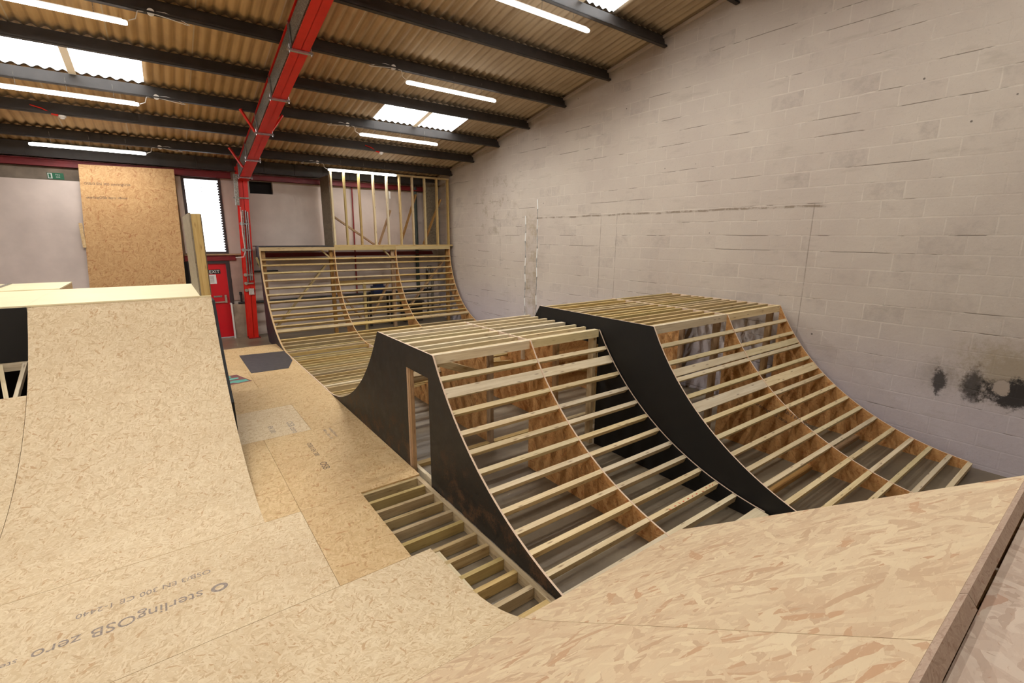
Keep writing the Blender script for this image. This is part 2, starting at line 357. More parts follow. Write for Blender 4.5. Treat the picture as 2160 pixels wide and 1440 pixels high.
    def skin(s, prof, thick, xa, xb, mi=0, mi_edge=0):
        """sheet of given thickness bent along profile [(y,z)] ; xa/xb are functions of arclength or constants"""
        n = len(prof); arc = [0]
        for i in range(1, n): arc.append(arc[-1] + math.hypot(prof[i][0]-prof[i-1][0], prof[i][1]-prof[i-1][1]))
        fa = xa if callable(xa) else (lambda t: xa); fb = xb if callable(xb) else (lambda t: xb)
        low = []
        for i in range(n):
            j, k = max(i-1, 0), min(i+1, n-1); ty, tz = prof[k][0]-prof[j][0], prof[k][1]-prof[j][1]; d = math.hypot(ty, tz)
            ny, nz = -tz/d, ty/d
            if nz < 0: ny, nz = -ny, -nz
            low.append((prof[i][0]-ny*thick, prof[i][1]-nz*thick))
        A = [Vector((fa(arc[i]), *prof[i])) for i in range(n)]; B = [Vector((fb(arc[i]), *prof[i])) for i in range(n)]
        A2 = [Vector((fa(arc[i]), *low[i])) for i in range(n)]; B2 = [Vector((fb(arc[i]), *low[i])) for i in range(n)]
        y_up = prof[-1][0] > prof[0][0]
        def f(p, u, m, sm=False):
            if not y_up: p, u = p[::-1], u[::-1]
            s.face(p, u, m, sm)
        for i in range(n-1):
            u0, u1 = arc[i], arc[i+1]
            f([A[i], B[i], B[i+1], A[i+1]], [(A[i].x,u0),(B[i].x,u0),(B[i+1].x,u1),(A[i+1].x,u1)], mi, True)
            f([A2[i], A2[i+1], B2[i+1], B2[i]], [(A[i].x,u0),(A[i+1].x,u1),(B[i+1].x,u1),(B[i].x,u0)], mi, True)
            f([A[i], A[i+1], A2[i+1], A2[i]], [(u0,0),(u1,0),(u1,.018),(u0,.018)], mi_edge)
            f([B[i], B2[i], B2[i+1], B[i+1]], [(u0,0),(u0,.018),(u1,.018),(u1,0)], mi_edge)
        f([A[0], A2[0], B2[0], B[0]], [(0,0),(0,.018),(2,.018),(2,0)], mi_edge)
        f([A[-1], B[-1], B2[-1], A2[-1]], [(0,0),(2,0),(2,.018),(0,.018)], mi_edge)
        return s

def obj(name, mb, mats, root=None, bevel=0.0):
    """link the collected faces as ONE mesh object; a child keeps its coordinates relative to its root"""
    me = bpy.data.meshes.new(name); o = Vector((0,0,0)) if root is None else ORG[root.name]
    me.from_pydata([tuple(Vector(v)-o) for v in mb.v], [], mb.f)
    ul = me.uv_layers.new(name='UVMap'); k = 0
    for uvs in mb.uv:
        for u in uvs: ul.data[k].uv = u; k += 1
    for m in (mats if isinstance(mats, (list, tuple)) else [mats]): me.materials.append(m)
    me.polygons.foreach_set('material_index', mb.mi); me.polygons.foreach_set('use_smooth', mb.smooth); me.update()
    if any(mb.smooth):
        bm = bmesh.new(); bm.from_mesh(me); bmesh.ops.remove_doubles(bm, verts=bm.verts, dist=1e-5)
        bm.to_mesh(me); bm.free()
        try: me.set_sharp_from_angle(angle=math.radians(35))
        except Exception: pass
    ob = bpy.data.objects.new(name, me); C.objects.link(ob)
    ORG[ob.name] = o
    if root is not None:
        ob.parent = root
    if bevel:
        b = ob.modifiers.new('bevel', 'BEVEL'); b.width = bevel; b.segments = 2; b.limit_method = 'ANGLE'
    return ob
ORG = {}
def tag(o, label, cat, group=None, kind=None):
    o['label'] = label; o['category'] = cat
    if group: o['group'] = group
    if kind: o['kind'] = kind
    return o
def thing(name, label, cat, loc, group=None):
    o = bpy.data.objects.new(name, None); C.objects.link(o); o.location = loc; o.empty_display_size = 0.1
    ORG[o.name] = Vector(loc); return tag(o, label, cat, group)
def top(name, mb, mats, label, cat, loc, group=None, **kw):
    """a one-mesh thing with its origin at loc"""
    ORG['__t'] = Vector(loc)
    class R: name = '__t'
    me_root = R()
    ob = obj(name, mb, mats, None, **kw)
    for v in ob.data.vertices: v.co = v.co - Vector(loc)
    ob.location = loc; ORG[ob.name] = Vector(loc)
    return tag(ob, label, cat, group)
def struct(name, mb, mats, root=None):
    o = obj(name, mb, mats, root)
    if root is None: o['kind'] = 'structure'
    return o
def dup(root, delta, label, group=None):
    """copy of a thing with copies of its parts and sub-parts"""
    r = root.copy(); C.objects.link(r); r.location = Vector(root.location) + Vector(delta); r['label'] = label
    if group: r['group'] = group
    for ch in list(root.children):
        c = ch.copy(); C.objects.link(c); c.parent = r
        for g in ch.children:
            d = g.copy(); C.objects.link(d); d.parent = c
    return r
def text_mesh(name, body, size, mat, root, mat4, ext=0.0008):
    cu = bpy.data.curves.new(name, 'FONT'); cu.body = body; cu.size = size; cu.extrude = ext; cu.resolution_u = 3
    t = bpy.data.objects.new(name, cu); C.objects.link(t)
    dg = bpy.context.evaluated_depsgraph_get(); dg.update()
    me = bpy.data.meshes.new_from_object(t.evaluated_get(dg)); bpy.data.objects.remove(t)
    o = Vector((0,0,0)) if root is None else ORG[root.name]
    me.transform(Matrix.Translation(-o) @ mat4); me.materials.clear(); me.materials.append(mat)
    ob = bpy.data.objects.new(name, me); C.objects.link(ob); ob.parent = root; ORG[ob.name] = o
    return ob
def frame(o, xax, yax):
    """4x4 placing text: local x -> xax, local y -> yax"""
    x, y = Vector(xax).normalized(), Vector(yax).normalized(); z = x.cross(y)
    m = Matrix((x, y, z)).transposed().to_4x4(); m.translation = Vector(o); return m

def words(name, txt, size, mat, root, o, ax, ay, ext=.0003):
    """every printed word is a part of its own, set one after the other along ax"""
    ax = Vector(ax).normalized(); p = Vector(o)
    for wd in txt.split():
        t = text_mesh(name, wd, size, mat, root, frame(p, ax, ay), ext)
        L = max(((v.co + ORG[root.name]) - p).dot(ax) for v in t.data.vertices); p = p + ax*(L + size*.35)
# ------------------------------------------------------------------ ROOM SHELL
XR, XL, YF, YB = 7.643, -9.0, 14.60, -7.5
def roof_z(y):               # underside of the sheets
    return 4.80 + 0.1846*(13.51-y) if y > -1.2 else 4.80 + 0.1846*(13.51+1.2) - 0.1846*(-1.2-y)
def purlin_z(y): return 4.56 + 0.1846*(13.51-y)
PY = [13.50-1.28*k for k in range(12)]
m = MB(); m.slab(XL, XR+0.2, YB, YF+0.2, -0.2, 0); struct('floor', m, M['concrete'])
zt = 7.6
m = MB()
m.face([(XR,YB,0),(XR,YF+.2,0),(XR,YF+.2,roof_z(YF)+.05),(XR,-1.2,roof_z(-1.2)+.05),(XR,YB,roof_z(YB)+.05)][::-1], [(0,0)]*5)
m.face([(XR+.2,YB,0),(XR+.2,YF+.2,0),(XR+.2,YF+.2,roof_z(YF)+.05),(XR+.2,-1.2,roof_z(-1.2)+.05),(XR+.2,YB,roof_z(YB)+.05)], [(0,0)]*5)
struct('wall_right', m, M['blocks'])
m = MB(); m.face([(XL,YB,0),(XL,YF,0),(XL,YF,roof_z(YF)+.05),(XL,-1.2,roof_z(-1.2)+.05),(XL,YB,roof_z(YB)+.05)], [(0,0)]*5)
struct('wall_left', m, M['wall_white'])
m = MB(); m.slab(XL, XR, YB-.2, YB, 0, roof_z(YB)+.05); struct('wall_back', m, M['wall_white'])
# far wall with openings for the window (0.68..1.46 x 2.26..4.10), the door (0.58..1.40 x 0..2.0) and a small dark hole (2.14..2.70 x 3.80..4.12)
m = MB()
cols = [(XL, .58), (.58, .68), (.68, 1.40), (1.40, 1.46), (1.46, 2.14), (2.14, 2.70), (2.70, XR)]
def wall_piece(x0, x1, z0, z1): m.slab(x0, x1, YF, YF+.2, z0, z1)
TOP = roof_z(YF)+.02
wall_piece(XL, .58, 0, TOP); wall_piece(.58, .68, 2.0, TOP); wall_piece(.68, 1.40, 2.0, 2.26); wall_piece(.68, 1.40, 4.10, TOP)
wall_piece(1.40, 1.46, 0, 2.26); wall_piece(1.40, 1.46, 4.10, TOP); wall_piece(1.46, 2.14, 0, TOP)
wall_piece(2.14, 2.70, 0, 3.80); wall_piece(2.14, 2.70, 4.12, TOP); wall_piece(2.70, XR, 0, TOP)
struct('wall_far', m, M['wall_white'])
m = MB(); m.slab(2.13, 2.71, YF+.16, YF+.2, 3.79, 4.13); struct('trim_1', m, M['void'])

# corrugated ceiling with rooflight openings
SKY = [(4.20, 6.24, 9.80, 10.96), (-1.70, 0.16, 9.80, 10.96), (4.85, 6.32, 4.70, 5.84)]
def corr(x): return 0.017*math.cos(x*2*math.pi/0.146)
NS = 10; xs = [XL + i*0.146/NS for i in range(int((XR+0.05-XL)/(0.146/NS))+1)]
rows = sorted(set([YF+.2, YB, -1.2] + [y for k in SKY for y in k[2:]] + PY))
def corr_patch(m, x0, x1, y0, y1, dz=0.0, mi=0):
    xx = [x for x in xs if x0-1e-6 <= x <= x1+1e-6]
    for a, b in zip(xx[:-1], xx[1:]):
        m.face([(a,y0,roof_z(y0)+corr(a)+dz),(a,y1,roof_z(y1)+corr(a)+dz),(b,y1,roof_z(y1)+corr(b)+dz),(b,y0,roof_z(y0)+corr(b)+dz)], [(a,y0),(a,y1),(b,y1),(b,y0)], mi, True)
m = MB()
for y0, y1 in zip(rows[:-1], rows[1:]):
    spans = [(XL-1, XR+1)]
    for (a, b, c, d) in SKY:
        if y0 >= c-1e-6 and y1 <= d+1e-6: spans = [q for s0, s1 in spans for q in (((s0, a), (b, s1)) if s0 < a and b < s1 else ((s0, s1),))]
    for s0, s1 in spans: corr_patch(m, s0 + (0 if s0 < XL else -0.02), s1 + 0.02, y0, y1)
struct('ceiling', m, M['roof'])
for i, (a, b, c, d) in enumerate(SKY):
    m = MB(); corr_patch(m, a, b, c, d, 0.004)
    w = struct('window_%d' % (i+2), m, M['sky_panel'])
    mid = a + (b-a)*0.50
    l = MB(); l.face([(mid-.05,c,roof_z(c)-.035),(mid-.05,d,roof_z(d)-.035),(mid+.05,d,roof_z(d)-.035),(mid+.05,c,roof_z(c)-.035)], [(0,0),(0,1),(1,1),(1,0)])
    obj('lap_strip', l, M['sky_lap'], w)
# verge strip where the roof meets the block wall
m = MB(); m.hexa((XR-.05, YF, roof_z(YF)-.08), (0, -1.2-YF, roof_z(-1.2)-roof_z(YF)), (.05,0,0), (0,0,.05)); struct('trim_2', m, M['wall_white'])

# ------------------------------------------------------------------ PURLINS, PORTAL FRAME
names = ['beside the far wall', 'second up from the far wall', 'third up from the far wall, carrying the middle lights', 'fourth up from the far wall, above the rooflights',
         'fifth up from the far wall, carrying the nearer lights', 'sixth up from the far wall', 'seventh up from the far wall, beside the nearest light', 'eighth up from the far wall, at the view top']
for k, y in enumerate(PY[:11]):
    z = purlin_z(y); m = MB(); t = .012
    up = Vector((0, .1816, .983)); sl = Vector((0, -.983, .1816)); L = Vector((XR-.02-XL, 0, 0)); o = Vector((XL+.01, y, z))
    m.hexa(o, L, up*.205, sl*t); m.hexa(o, L, sl*.062, up*t); m.hexa(o + up*.193, L, sl*-.062, up*t); m.hexa(o + sl*.05, L, sl*t, up*.03)
    lab = names[k] if k < 8 else 'above or behind the camera, number %d up the roof' % (k+1)
    top('roof_purlin', m, M['purlin'], 'dark grey roof purlin ' + lab, 'roof beam', (XL+.01, y, z), 'dark grey roof purlins')
m = MB(); m.box(XL+.01, XR-.02, 14.40, 14.46, 4.30, 4.60); m.box(XL+.01, XR-.02, 14.33, 14.46, 4.30, 4.315)
for x in [-8+.75*i for i in range(21)]: m.box(x, x+.03, 14.385, 14.40, 4.32, 4.58)
top('eaves_beam', m, M['purlin'], 'dark grey eaves beam with stiffeners running above the far wall', 'roof beam', (XL+.01, 14.4, 4.30))
def redrail(x0, x1, z0, z1, label, y=14.50):
    m = MB(); m.box(x0, x1, y, y+.012, z0, z1); m.box(x0, x1, y-.05, y, z0, z0+.012); m.box(x0, x1, y-.05, y, z1-.012, z1); m.box(x0, x1, y-.05, y-.04, z0, z0+.04)
    top('wall_rail', m, M['red_dark'], label, 'steel rail', (x0, y, z0), 'dark red rails along the far wall')
redrail(XL+.01, 1.72, 4.12, 4.28, 'dark red steel rail high on the far wall left of the red column')
redrail(2.12, 7.30, 4.12, 4.26, 'dark red steel rail high on the far wall behind the stud frame')
redrail(2.12, 7.40, 2.13, 2.24, 'dark red steel rail at mid height behind the far quarter pipe')

pf = thing('portal_frame', 'red steel portal frame with rafter overhead and column on the far wall', 'steel frame', (1.95, 14.3, 0))
RX0, RX1 = 1.835, 2.06
def ibeam_raf(y0, y1, off=0.0, dep=.40):
    m = MB(); A = Vector((0,y0,purlin_z(y0)-off)); B = Vector((0,y1,purlin_z(y1)-off)); d = B-A; n = Vector((0,-d.z,d.y)).normalized()
    if n.z < 0: n = -n
    X = lambda x: Vector((x,0,0))
    m.hexa(A+X(RX0)-n*dep, d, X(RX1-RX0), n*.014); m.hexa(A+X(RX0)-n*.014, d, X(RX1-RX0), n*.014); m.hexa(A+X((RX0+RX1)/2-.005)-n*dep, d, X(.01), n*dep)
    return m
obj('rafter', ibeam_raf(-1.2, 14.12), M['red'], pf)
m = MB()
def col_box(x0, x1, y0, y1, z0, z1, lean0=0.0, lean1=0.0):
    m.hexa((x0+lean0, y0, z0), (lean1-lean0, 0, z1-z0), (x1-x0,0,0), (0,y1-y0,0))
LB = lambda z: -.215 + .15*z/4.3
zc = 4.42
col_box(1.88, 2.11, 14.10, 14.115, 0, zc, LB(0), LB(zc)); col_box(1.88, 2.11, 14.385, 14.40, 0, zc, LB(0), LB(zc)); col_box(1.995, 2.005, 14.10, 14.40, 0, zc, LB(0), LB(zc))
obj('column', m, M['red'], pf)
m = MB(); m.box(1.66, 1.94, 14.04, 14.42, 0, .015); obj('base_plate', m, M['red_dark'], pf)
for s, yb in ((-1, 10.86), (1, 10.86), (-1, 13.0)):
    m = MB(); xx = RX0 if s < 0 else RX1
    m.beam((xx, yb+.12, purlin_z(yb)-.385), (xx+s*.26, yb-.02, purlin_z(yb)+.0), .05, .03); obj('fly_brace', m, M['red'], pf)
# galvanised trunking clipped along the rafter and down the column head
tr = pf
m = MB()
y0, y1 = 14.0, -1.0; A = Vector((1.842,y0,purlin_z(y0)-.335)); B = Vector((1.842,y1,purlin_z(y1)-.335)); n_ = Vector((0,.1816,.983))
m.hexa(A, B-A, (.07,0,0), n_*.27); o = obj('cable_trunk', m, M['galv'], tr); o['label'] = 'galvanised steel cable trunking'
m = MB(); m.hexa((1.80+LB(3.45), 14.0, 3.45), (LB(4.2)-LB(3.45), 0, .75), (.085,0,0), (0,.10,0)); obj('cable_trunk', m, M['galv'], tr)
for y in (13.75, 12.42, 10.80, 9.24, 7.66, 6.1, 4.6, 3.1):
    m = MB(); o = Vector((1.77, y, purlin_z(y)-.437)); m.hexa(o, (.34,0,0), (0,-.041,.0076), n_*.028)
    for xx in (1.80, 2.09): m.tube([o+Vector((xx-1.77,-.02,-.02)), o+Vector((xx-1.77,-.02,.09))], .006, 6)
    m.hexa(o+Vector((.04,0,.03)), (.018,0,0), (0,-.041,.0076), n_*.36)
    obj('channel_clamp', m, M['chrome'], tr)
for z in (3.62,):
    m = MB(); m.box(1.76+LB(z), 2.12+LB(z), 14.055, 14.085, z, z+.03); obj('channel_clamp', m, M['galv'], tr)
# conduits on the column
cd = pf
for dx, z0, z1 in ((0.04, 1.55, 3.33), (.085, 1.55, 3.30), (-.02, 1.50, 3.34)):
    m = MB(); m.tube([(1.97+dx+LB(z0), 14.07, z0), (1.97+dx+LB(z1), 14.07, z1)], .016, 10); obj('conduit', m, M['chrome'] if dx > 0 else M['galv'], cd)
for z in (2.98, 2.32, 1.68, 1.46, 1.28):
    m = MB(); m.box(1.93+LB(z), 2.08+LB(z), 14.055, 14.09, z, z+.035); obj('conduit_clip', m, M['chrome'], cd)
    m = MB(); m.tube([(1.90+LB(z), 14.09, z+.02), (1.90+LB(z), 14.03, z+.02)], .042, 14); obj('round_box', m, M['chrome'], cd)
for i in range(4):
    m = MB(); m.box(1.955+i*.032+LB(1.2), 1.978+i*.032+LB(1.2), 14.05, 14.09, 1.18, 1.34); obj('fuse_cover', m, M['white'], cd)
m = MB(); m.tube([(1.80, 14.0, 3.40), (1.80, 13.98, 3.3), (1.79, 14.05, 2.8), (1.80, 14.05, 2.3), (1.76, 14.1, 2.16), (1.6, 14.3, 2.14)], .012, 6)
obj('loose_cable', m, M['white'], pf)

# ------------------------------------------------------------------ FAR WALL FITTINGS
w1 = MB(); w1.slab(.70, 1.44, 14.66, 14.68, 2.28, 4.08); win = struct('window_1', w1, M['win_pane'])
m = MB(); m.box(.66, .71, 14.57, 14.70, 2.24, 4.12); m.box(1.43, 1.48, 14.57, 14.70, 2.24, 4.12); m.box(.71, 1.43, 14.57, 14.70, 4.07, 4.12); m.box(.71, 1.43, 14.57, 14.70, 2.24, 2.29)
obj('window_frame', m, M['dark_frame'], win)
m = MB()
for z in (3.99, 3.88, 3.79): m.tube([(.71, 14.63, z), (1.43, 14.63, z-.01)], .004, 5)
m.tube([(1.07, 14.63, 4.08), (1.06, 14.63, 3.70)], .004, 5)
obj('window_bars', m, M['dark_frame'], win)
m = MB()
for i in range(26): m.box(1.405+random.uniform(-.006,.006), 1.432, 14.60, 14.63, 2.32+i*.066, 2.36+i*.066)
obj('ragged_edge', m, M['dark_frame'], win)
m = MB(); m.box(.50, 1.76, 14.46, 14.60, 2.20, 2.235); struct('trim_3', m, M['pine_brown'])
m = MB(); m.box(.50, 1.62, 14.52, 14.60, 2.06, 2.20); struct('trim_4', m, M['red_dark'])
m = MB(); m.slab(.60, 1.38, 14.60, 14.64, .02, 1.98); door = struct('door_1', m, M['red_door'])
m = MB(); m.box(1.385, 1.46, 14.54, 14.66, 0, 2.06); m.box(.54, .60, 14.54, 14.66, 0, 2.06); m.box(.60, 1.385, 14.54, 14.66, 1.985, 2.06); obj('door_frame', m, M['dark_frame'], door)
m = MB(); m.box(.66, 1.30, 14.55, 14.58, .96, .99); m.box(1.26, 1.31, 14.53, 14.60, .95, 1.16); obj('push_bar', m, M['chrome'], door)
m = MB(); m.box(.80, 1.24, 14.590, 14.598, 1.72, 1.83); sg = obj('exit_sign', m, M['sign_black'], door)
text_mesh('exit_text', 'EXIT', .115, M['sign_white'], sg, frame((.985, 14.588, 1.735), (1,0,0), (0,0,1)))
m = MB(); m.box(.95, 1.13, 14.59, 14.598, 1.46, 1.70); nt = obj('paper_notice', m, M['sign_white'], door)
m = MB(); [m.box(.985, 1.08, 14.588, 14.590, 1.50+i*.03, 1.512+i*.03) for i in range(6)]; obj('notice_print', m, M['ink'], nt)
m = MB(); m.box(1.02, 1.21, 14.59, 14.598, 1.10, 1.145); obj('door_plate', m, M['galv'], door)
m = MB(); m.slab(1.47, 1.80, 14.56, 14.60, 1.0, 2.12); struct('trim_5', m, M['wall_pink'])
m = MB(); m.slab(1.40, 1.86, 14.43, 14.60, 0, .90); top('concrete_plinth', m, M['plinth'], 'stained concrete plinth between the exit door and the red column', 'plinth', (1.6, 14.4, 0), bevel=.01)
m = MB(); m.box(1.36, 1.398, 14.38, 14.43, 0, .90); m.box(1.36, 1.398, 14.38, 14.56, .90, .94); top('white_edging', m, M['white'], 'white metal edging along the side of the concrete plinth', 'edging', (1.38, 14.37, 0))
m = MB(); m.tube([(1.63,14.46,.90),(1.63,14.46,1.14)], .022, 10); m.tube([(1.63,14.46,1.14),(1.63,14.46,1.22)], .034, 10); m.tube([(1.55,14.46,.93),(1.75,14.46,.93)], .03, 8)
top('stop_valve', m, M['rubber'], 'small black stop valve standing on the concrete plinth', 'valve', (1.63, 14.46, .90))
m = MB(); m.box(2.02, 2.62, 14.52, 14.60, 1.735, 1.77); top('wall_bracket', m, M['rubber'], 'thin black bracket bar on the far wall right of the column', 'bracket', (2.02, 14.55, 1.75))
m = MB(); m.tube([(1.80,14.53,.92),(7.4,14.53,.95)], .035, 10); top('floor_level_pipe', m, M['rubber'], 'black pipe running along the far wall behind the ramp frame', 'pipe', (1.9, 14.53, .92))
m = MB(); m.tube([(4.83,14.53,4.12),(4.79,14.53,.99)], .02, 8); top('sprinkler_pipe', m, M['red_dark'], 'thin dark red upright pipe on the far wall behind the studs', 'pipe', (4.8, 14.53, 1.2))
m = MB(); m.tube([(6.85,14.52,4.5),(6.85,14.52,.1)], .055, 12); top('drain_pipe', m, M['green_pipe'], 'grey green upright drain pipe on the far wall behind the ramp', 'pipe', (6.85, 14.52, .1))
m = MB(); m.tube([(7.18,14.5,.0),(7.18,14.5,1.6),(7.22,14.5,1.72),(7.32,14.5,1.72),(7.36,14.5,1.6),(7.36,14.5,.0)], .045, 10); top('bent_pipe', m, M['galv'], 'grey hooped pipe standing in the far right corner behind the ramp', 'pipe', (7.25, 14.5, 0))
m = MB(); m.slab(4.95, 5.75, 14.0, 14.4, .9, .94); m.box(4.98, 5.04, 14.02, 14.08, 0, .9); m.box(5.66, 5.72, 14.02, 14.08, 0, .9); m.box(4.98, 5.04, 14.32, 14.38, 0, .9); m.box(5.66, 5.72, 14.32, 14.38, 0, .9)
top('work_bench', m, M['rubber'], 'dark work bench against the far wall seen through the ramp frame', 'bench', (5.3, 14.2, 0))
m = MB(); m.slab(5.15, 5.55, 14.08, 14.34, .94, 1.2); m.slab(5.22, 5.48, 14.10, 14.32, 1.2, 1.30); top('tool_box', m, M['blue'], 'dark blue tool box on the bench behind the ramp frame', 'box', (5.35, 14.2, .94), bevel=.015)
m = MB(); m.slab(6.15, 6.75, 14.05, 14.45, 0, .62); m.slab(6.1, 6.8, 14.0, 14.5, .62, .66); top('storage_crate', m, M['rubber'], 'black storage crate on the floor in the far right corner', 'box', (6.45, 14.25, 0), bevel=.01)
# left end: white board, OSB board, sign
m = MB(); m.slab(-4.2, -1.20, 14.24, 14.26, 0, 3.83)
m2 = top('white_wall_board', m, M['white_board'], 'large dusty white board leaning on the far wall at the left', 'board', (-2.7, 14.25, 0))
m = MB(); m.slab(XL+.01, -1.16, 14.56, 14.60, 3.7, 4.14); struct('trim_6', m, M['grime'])
ob = thing('osb_wall_board', 'tall tan OSB board standing against the far wall left of the window', 'board', (-.35, 14.2, 0))
m = MB()
q = [(-1.46,0),(.40,0),(.525,4.22),(-1.165,4.18)]
m.face([(x,14.15,z) for x,z in q], [(x,z) for x,z in q]); m.face([(x,14.17,z) for x,z in q[::-1]], [(x,z) for x,z in q[::-1]])
for i in range(4):
    a, b = q[i], q[(i+1)%4]; m.face([(a[0],14.15,a[1]),(a[0],14.17,a[1]),(b[0],14.17,b[1]),(b[0],14.15,b[1])], [(0,0),(0,.02),(2,.02),(2,0)])
bd = obj('board', m, M['osb_wall'], ob)
for z, tx in ((3.765, 'OSB/3  EN 300  sterlingOSB'), (3.475, 'sterlingOSB zero  18mm')):
    words('board_stamp', tx, .072, M['ink_dark'], bd, (-1.13, 14.148, z), (1,0,.02), (0,0,1))
m = MB(); m.beam((-1.30,14.13,1.9),(-1.42,14.13,3.0),.10,.02,(0,1,0)); m.v = [(x+.06,y,z) for x,y,z in m.v]
m = MB(); m.box(-1.335,-1.275,14.13,14.15,2.42,2.95); obj('torn_strip', m, M['osb_floor'], ob)
sg = thing('exit_sign', 'green and white fire exit sign above the white board on the far wall', 'sign', (-1.6, 14.55, 3.87))
m = MB(); m.box(-1.735, -1.47, 14.545, 14.56, 3.875, 4.005); sp = obj('sign_plate', m, M['sign_green'], sg)
m = MB(); m.box(-1.725, -1.655, 14.540, 14.546, 3.885, 3.995); pl = obj('pictogram_panel', m, M['sign_white'], sg)
m = MB(); m.box(-1.71,-1.675,14.536,14.541,3.90,3.985); obj('doorway_symbol', m, M['sign_green'], pl)
text_mesh('sign_text', 'Fire\nexit', .045, M['sign_white'], sp, frame((-1.60, 14.543, 3.955), (1,0,0), (0,0,1)))
m = MB(); m.slab(.54, .64, 14.50, 14.585, 2.26, 4.10); struct('trim_7', m, M['white_board'])
m = MB(); m.box(.42, .54, 14.44, 14.52, 0, 2.05); top('dark_glazing', m, M['void'], 'dark panel of curtain beside the exit door, behind the barrier', 'glazing', (.48, 14.48, 0))  # dark sheet standing in for a glazed opening

# ------------------------------------------------------------------ LIGHTS
def batten(x0, x1, y, label, power=1.0):
    z = purlin_z(y) - .145
    t = thing('batten_light', label, 'ceiling light', ((x0+x1)/2, y, z), 'white LED batten lights under the purlins')
    m = MB(); n = 12
    prof = [(.038*math.cos(a)*1.0, .030*math.sin(a)) for a in [k*2*math.pi/n for k in range(n)]]
    for k in range(n):
        (a, b), (c, d) = prof[k], prof[(k+1)%n]
        m.face([(x0,y+a,z+b),(x1,y+a,z+b),(x1,y+c,z+d),(x0,y+c,z+d)][::-1], [(0,0)]*4, 0, True)
    for xe, s in ((x0,-1),(x1,1)):
        ring = [(xe, y+a, z+b) for a, b in prof]; tip = [(xe+s*.02, y+a*.7, z+b*.7) for a, b in prof]
        for k in range(n):
            f = [ring[k], ring[(k+1)%n], tip[(k+1)%n], tip[k]]; m.face(f if s > 0 else f[::-1], [(0,0)]*4, 0, True)
        m.face(tip if s > 0 else tip[::-1], [(0,0)]*n)
    obj('diffuser', m, M['tube'], t)
    m = MB(); m.box(x0+.03, x1-.03, y-.02, y+.02, z+.028, z+.040); obj('back_rail', m, M['white'], t)
    for f in (.17, .5, .83):
        xx = x0+(x1-x0)*f; m = MB(); m.tube([(xx, y, z+.03), (xx, y-.02, z+.26)], .003, 5); obj('hanger_wire', m, M['galv'], t)
    l = bpy.data.lights.new('batten_area', 'AREA'); l.shape = 'RECTANGLE'; l.size = (x1-x0)*.98; l.size_y = .07; l.energy = LP*power; l.color = (1.0, .985, .965)
    lo = bpy.data.objects.new('batten_lamp', l); C.objects.link(lo); lo.location = (0, 0, -.036); lo.parent = t
    return t
LP = 54
rows_ = [(13.46, 'far'), (10.90, 'middle'), (8.40, 'near'), (5.85, 'nearest'), (3.26, 'row above the camera'), (.72, 'row behind the camera'), (-2.6, 'back row')]  # rows above and behind the camera are unseen, added for the lighting
for y, nm in rows_:
    for (x0, x1, side) in ((3.90, 5.76, 'right of the red rafter'), (-1.76, .02, 'left of the red rafter'), (-7.4, -5.6, 'unseen, far off to the left')):  # the outer left column is unseen too, added for the lighting
        if nm == 'back row':
            lab = 'added unseen batten light behind the camera, ' + side
        elif nm.startswith('row'): lab = 'added unseen batten light in the %s, %s' % (nm, side)
        else: lab = 'lit white batten light %s, %s' % ({'far': 'closest to the far wall', 'middle': 'second from the far wall', 'near': 'third from the far wall', 'nearest': 'fourth from the far wall, nearest'}[nm], side)
        yy = y if y > -1.2 else -0.6
        if yy == -.6 and side != 'left of the red rafter': pass
        batten(x0, x1, yy, lab, {'far': .42, 'middle': .95, 'near': 1.25, 'nearest': 1.05, 'back row': .7}.get(nm, 1.05) * (.8 if x0 < -5 else 1.0))
# junction boxes with flex
def jbox(x, y, s, label):
    z = purlin_z(y)+.03
    t = thing('junction_box', label, 'junction box', (x, y-.03, z), 'white junction boxes on the purlins')
    m = MB(); m.tube([(x, y+.0, z), (x, y-.055, z-.008)], .042, 16); obj('box_body', m, M['white'], t)
    m = MB(); m.tube([(x+s*.04, y-.04, z-.01), (x+s*.14, y-.05, z-.03), (x+s*.17, y-.03, z-.12), (x+s*.245, y-.01, z-.15)], .0055, 6); obj('flex', m, M['white'], t)
    m = MB(); m.tube([(x-s*.04, y-.04, z+.01), (x-s*.15, y-.05, z+.02), (x-s*.30, y-.035, z-.01), (x-s*.42, y-.02, z-.06)], .0048, 6)
    m.tube([(x-s*.04, y-.04, z-.02), (x-s*.18, y-.05, z-.04), (x-s*.40, y-.03, z-.065)], .0048, 6); obj('supply_cable', m, M['white'], t)
for y, nm in ((13.50, 'the purlin by the far wall'), (10.94, 'the purlin under the rooflights'), (8.38, 'the fifth purlin from the far wall')):
    jbox(3.62, y, 1, 'white round junction box on %s, right of rafter' % nm)
    jbox(.30, y, -1, 'white round junction box on %s, left of rafter' % nm)
for x, nm in ((4.86, 'right of the rafter'), (-1.10, 'left of the rafter')):
    y = 12.22; z = purlin_z(y)
    t = thing('smoke_detector', 'small white smoke detector on a red cable, %s' % nm, 'smoke detector', (x, y, z), 'smoke detectors under the purlins')
    m = MB(); m.tube([(x, y-.02, z+.0), (x, y-.02, z-.035)], .055, 16); m.tube([(x, y-.02, z-.035), (x, y-.02, z-.06)], .035, 14); obj('detector_head', m, M['white'], t)
    m = MB(); m.tube([(x-.05, y-.03, z), (x-.15, y-.04, z+.02), (x-.25, y-.03, z+.08), (x-.40, y-.02, z+.12)], .011, 6); m.tube([(x-.05,y-.03,z),(x-.14,y-.035,z+.012)], .024, 8); obj('red_cable', m, M['red'], t)

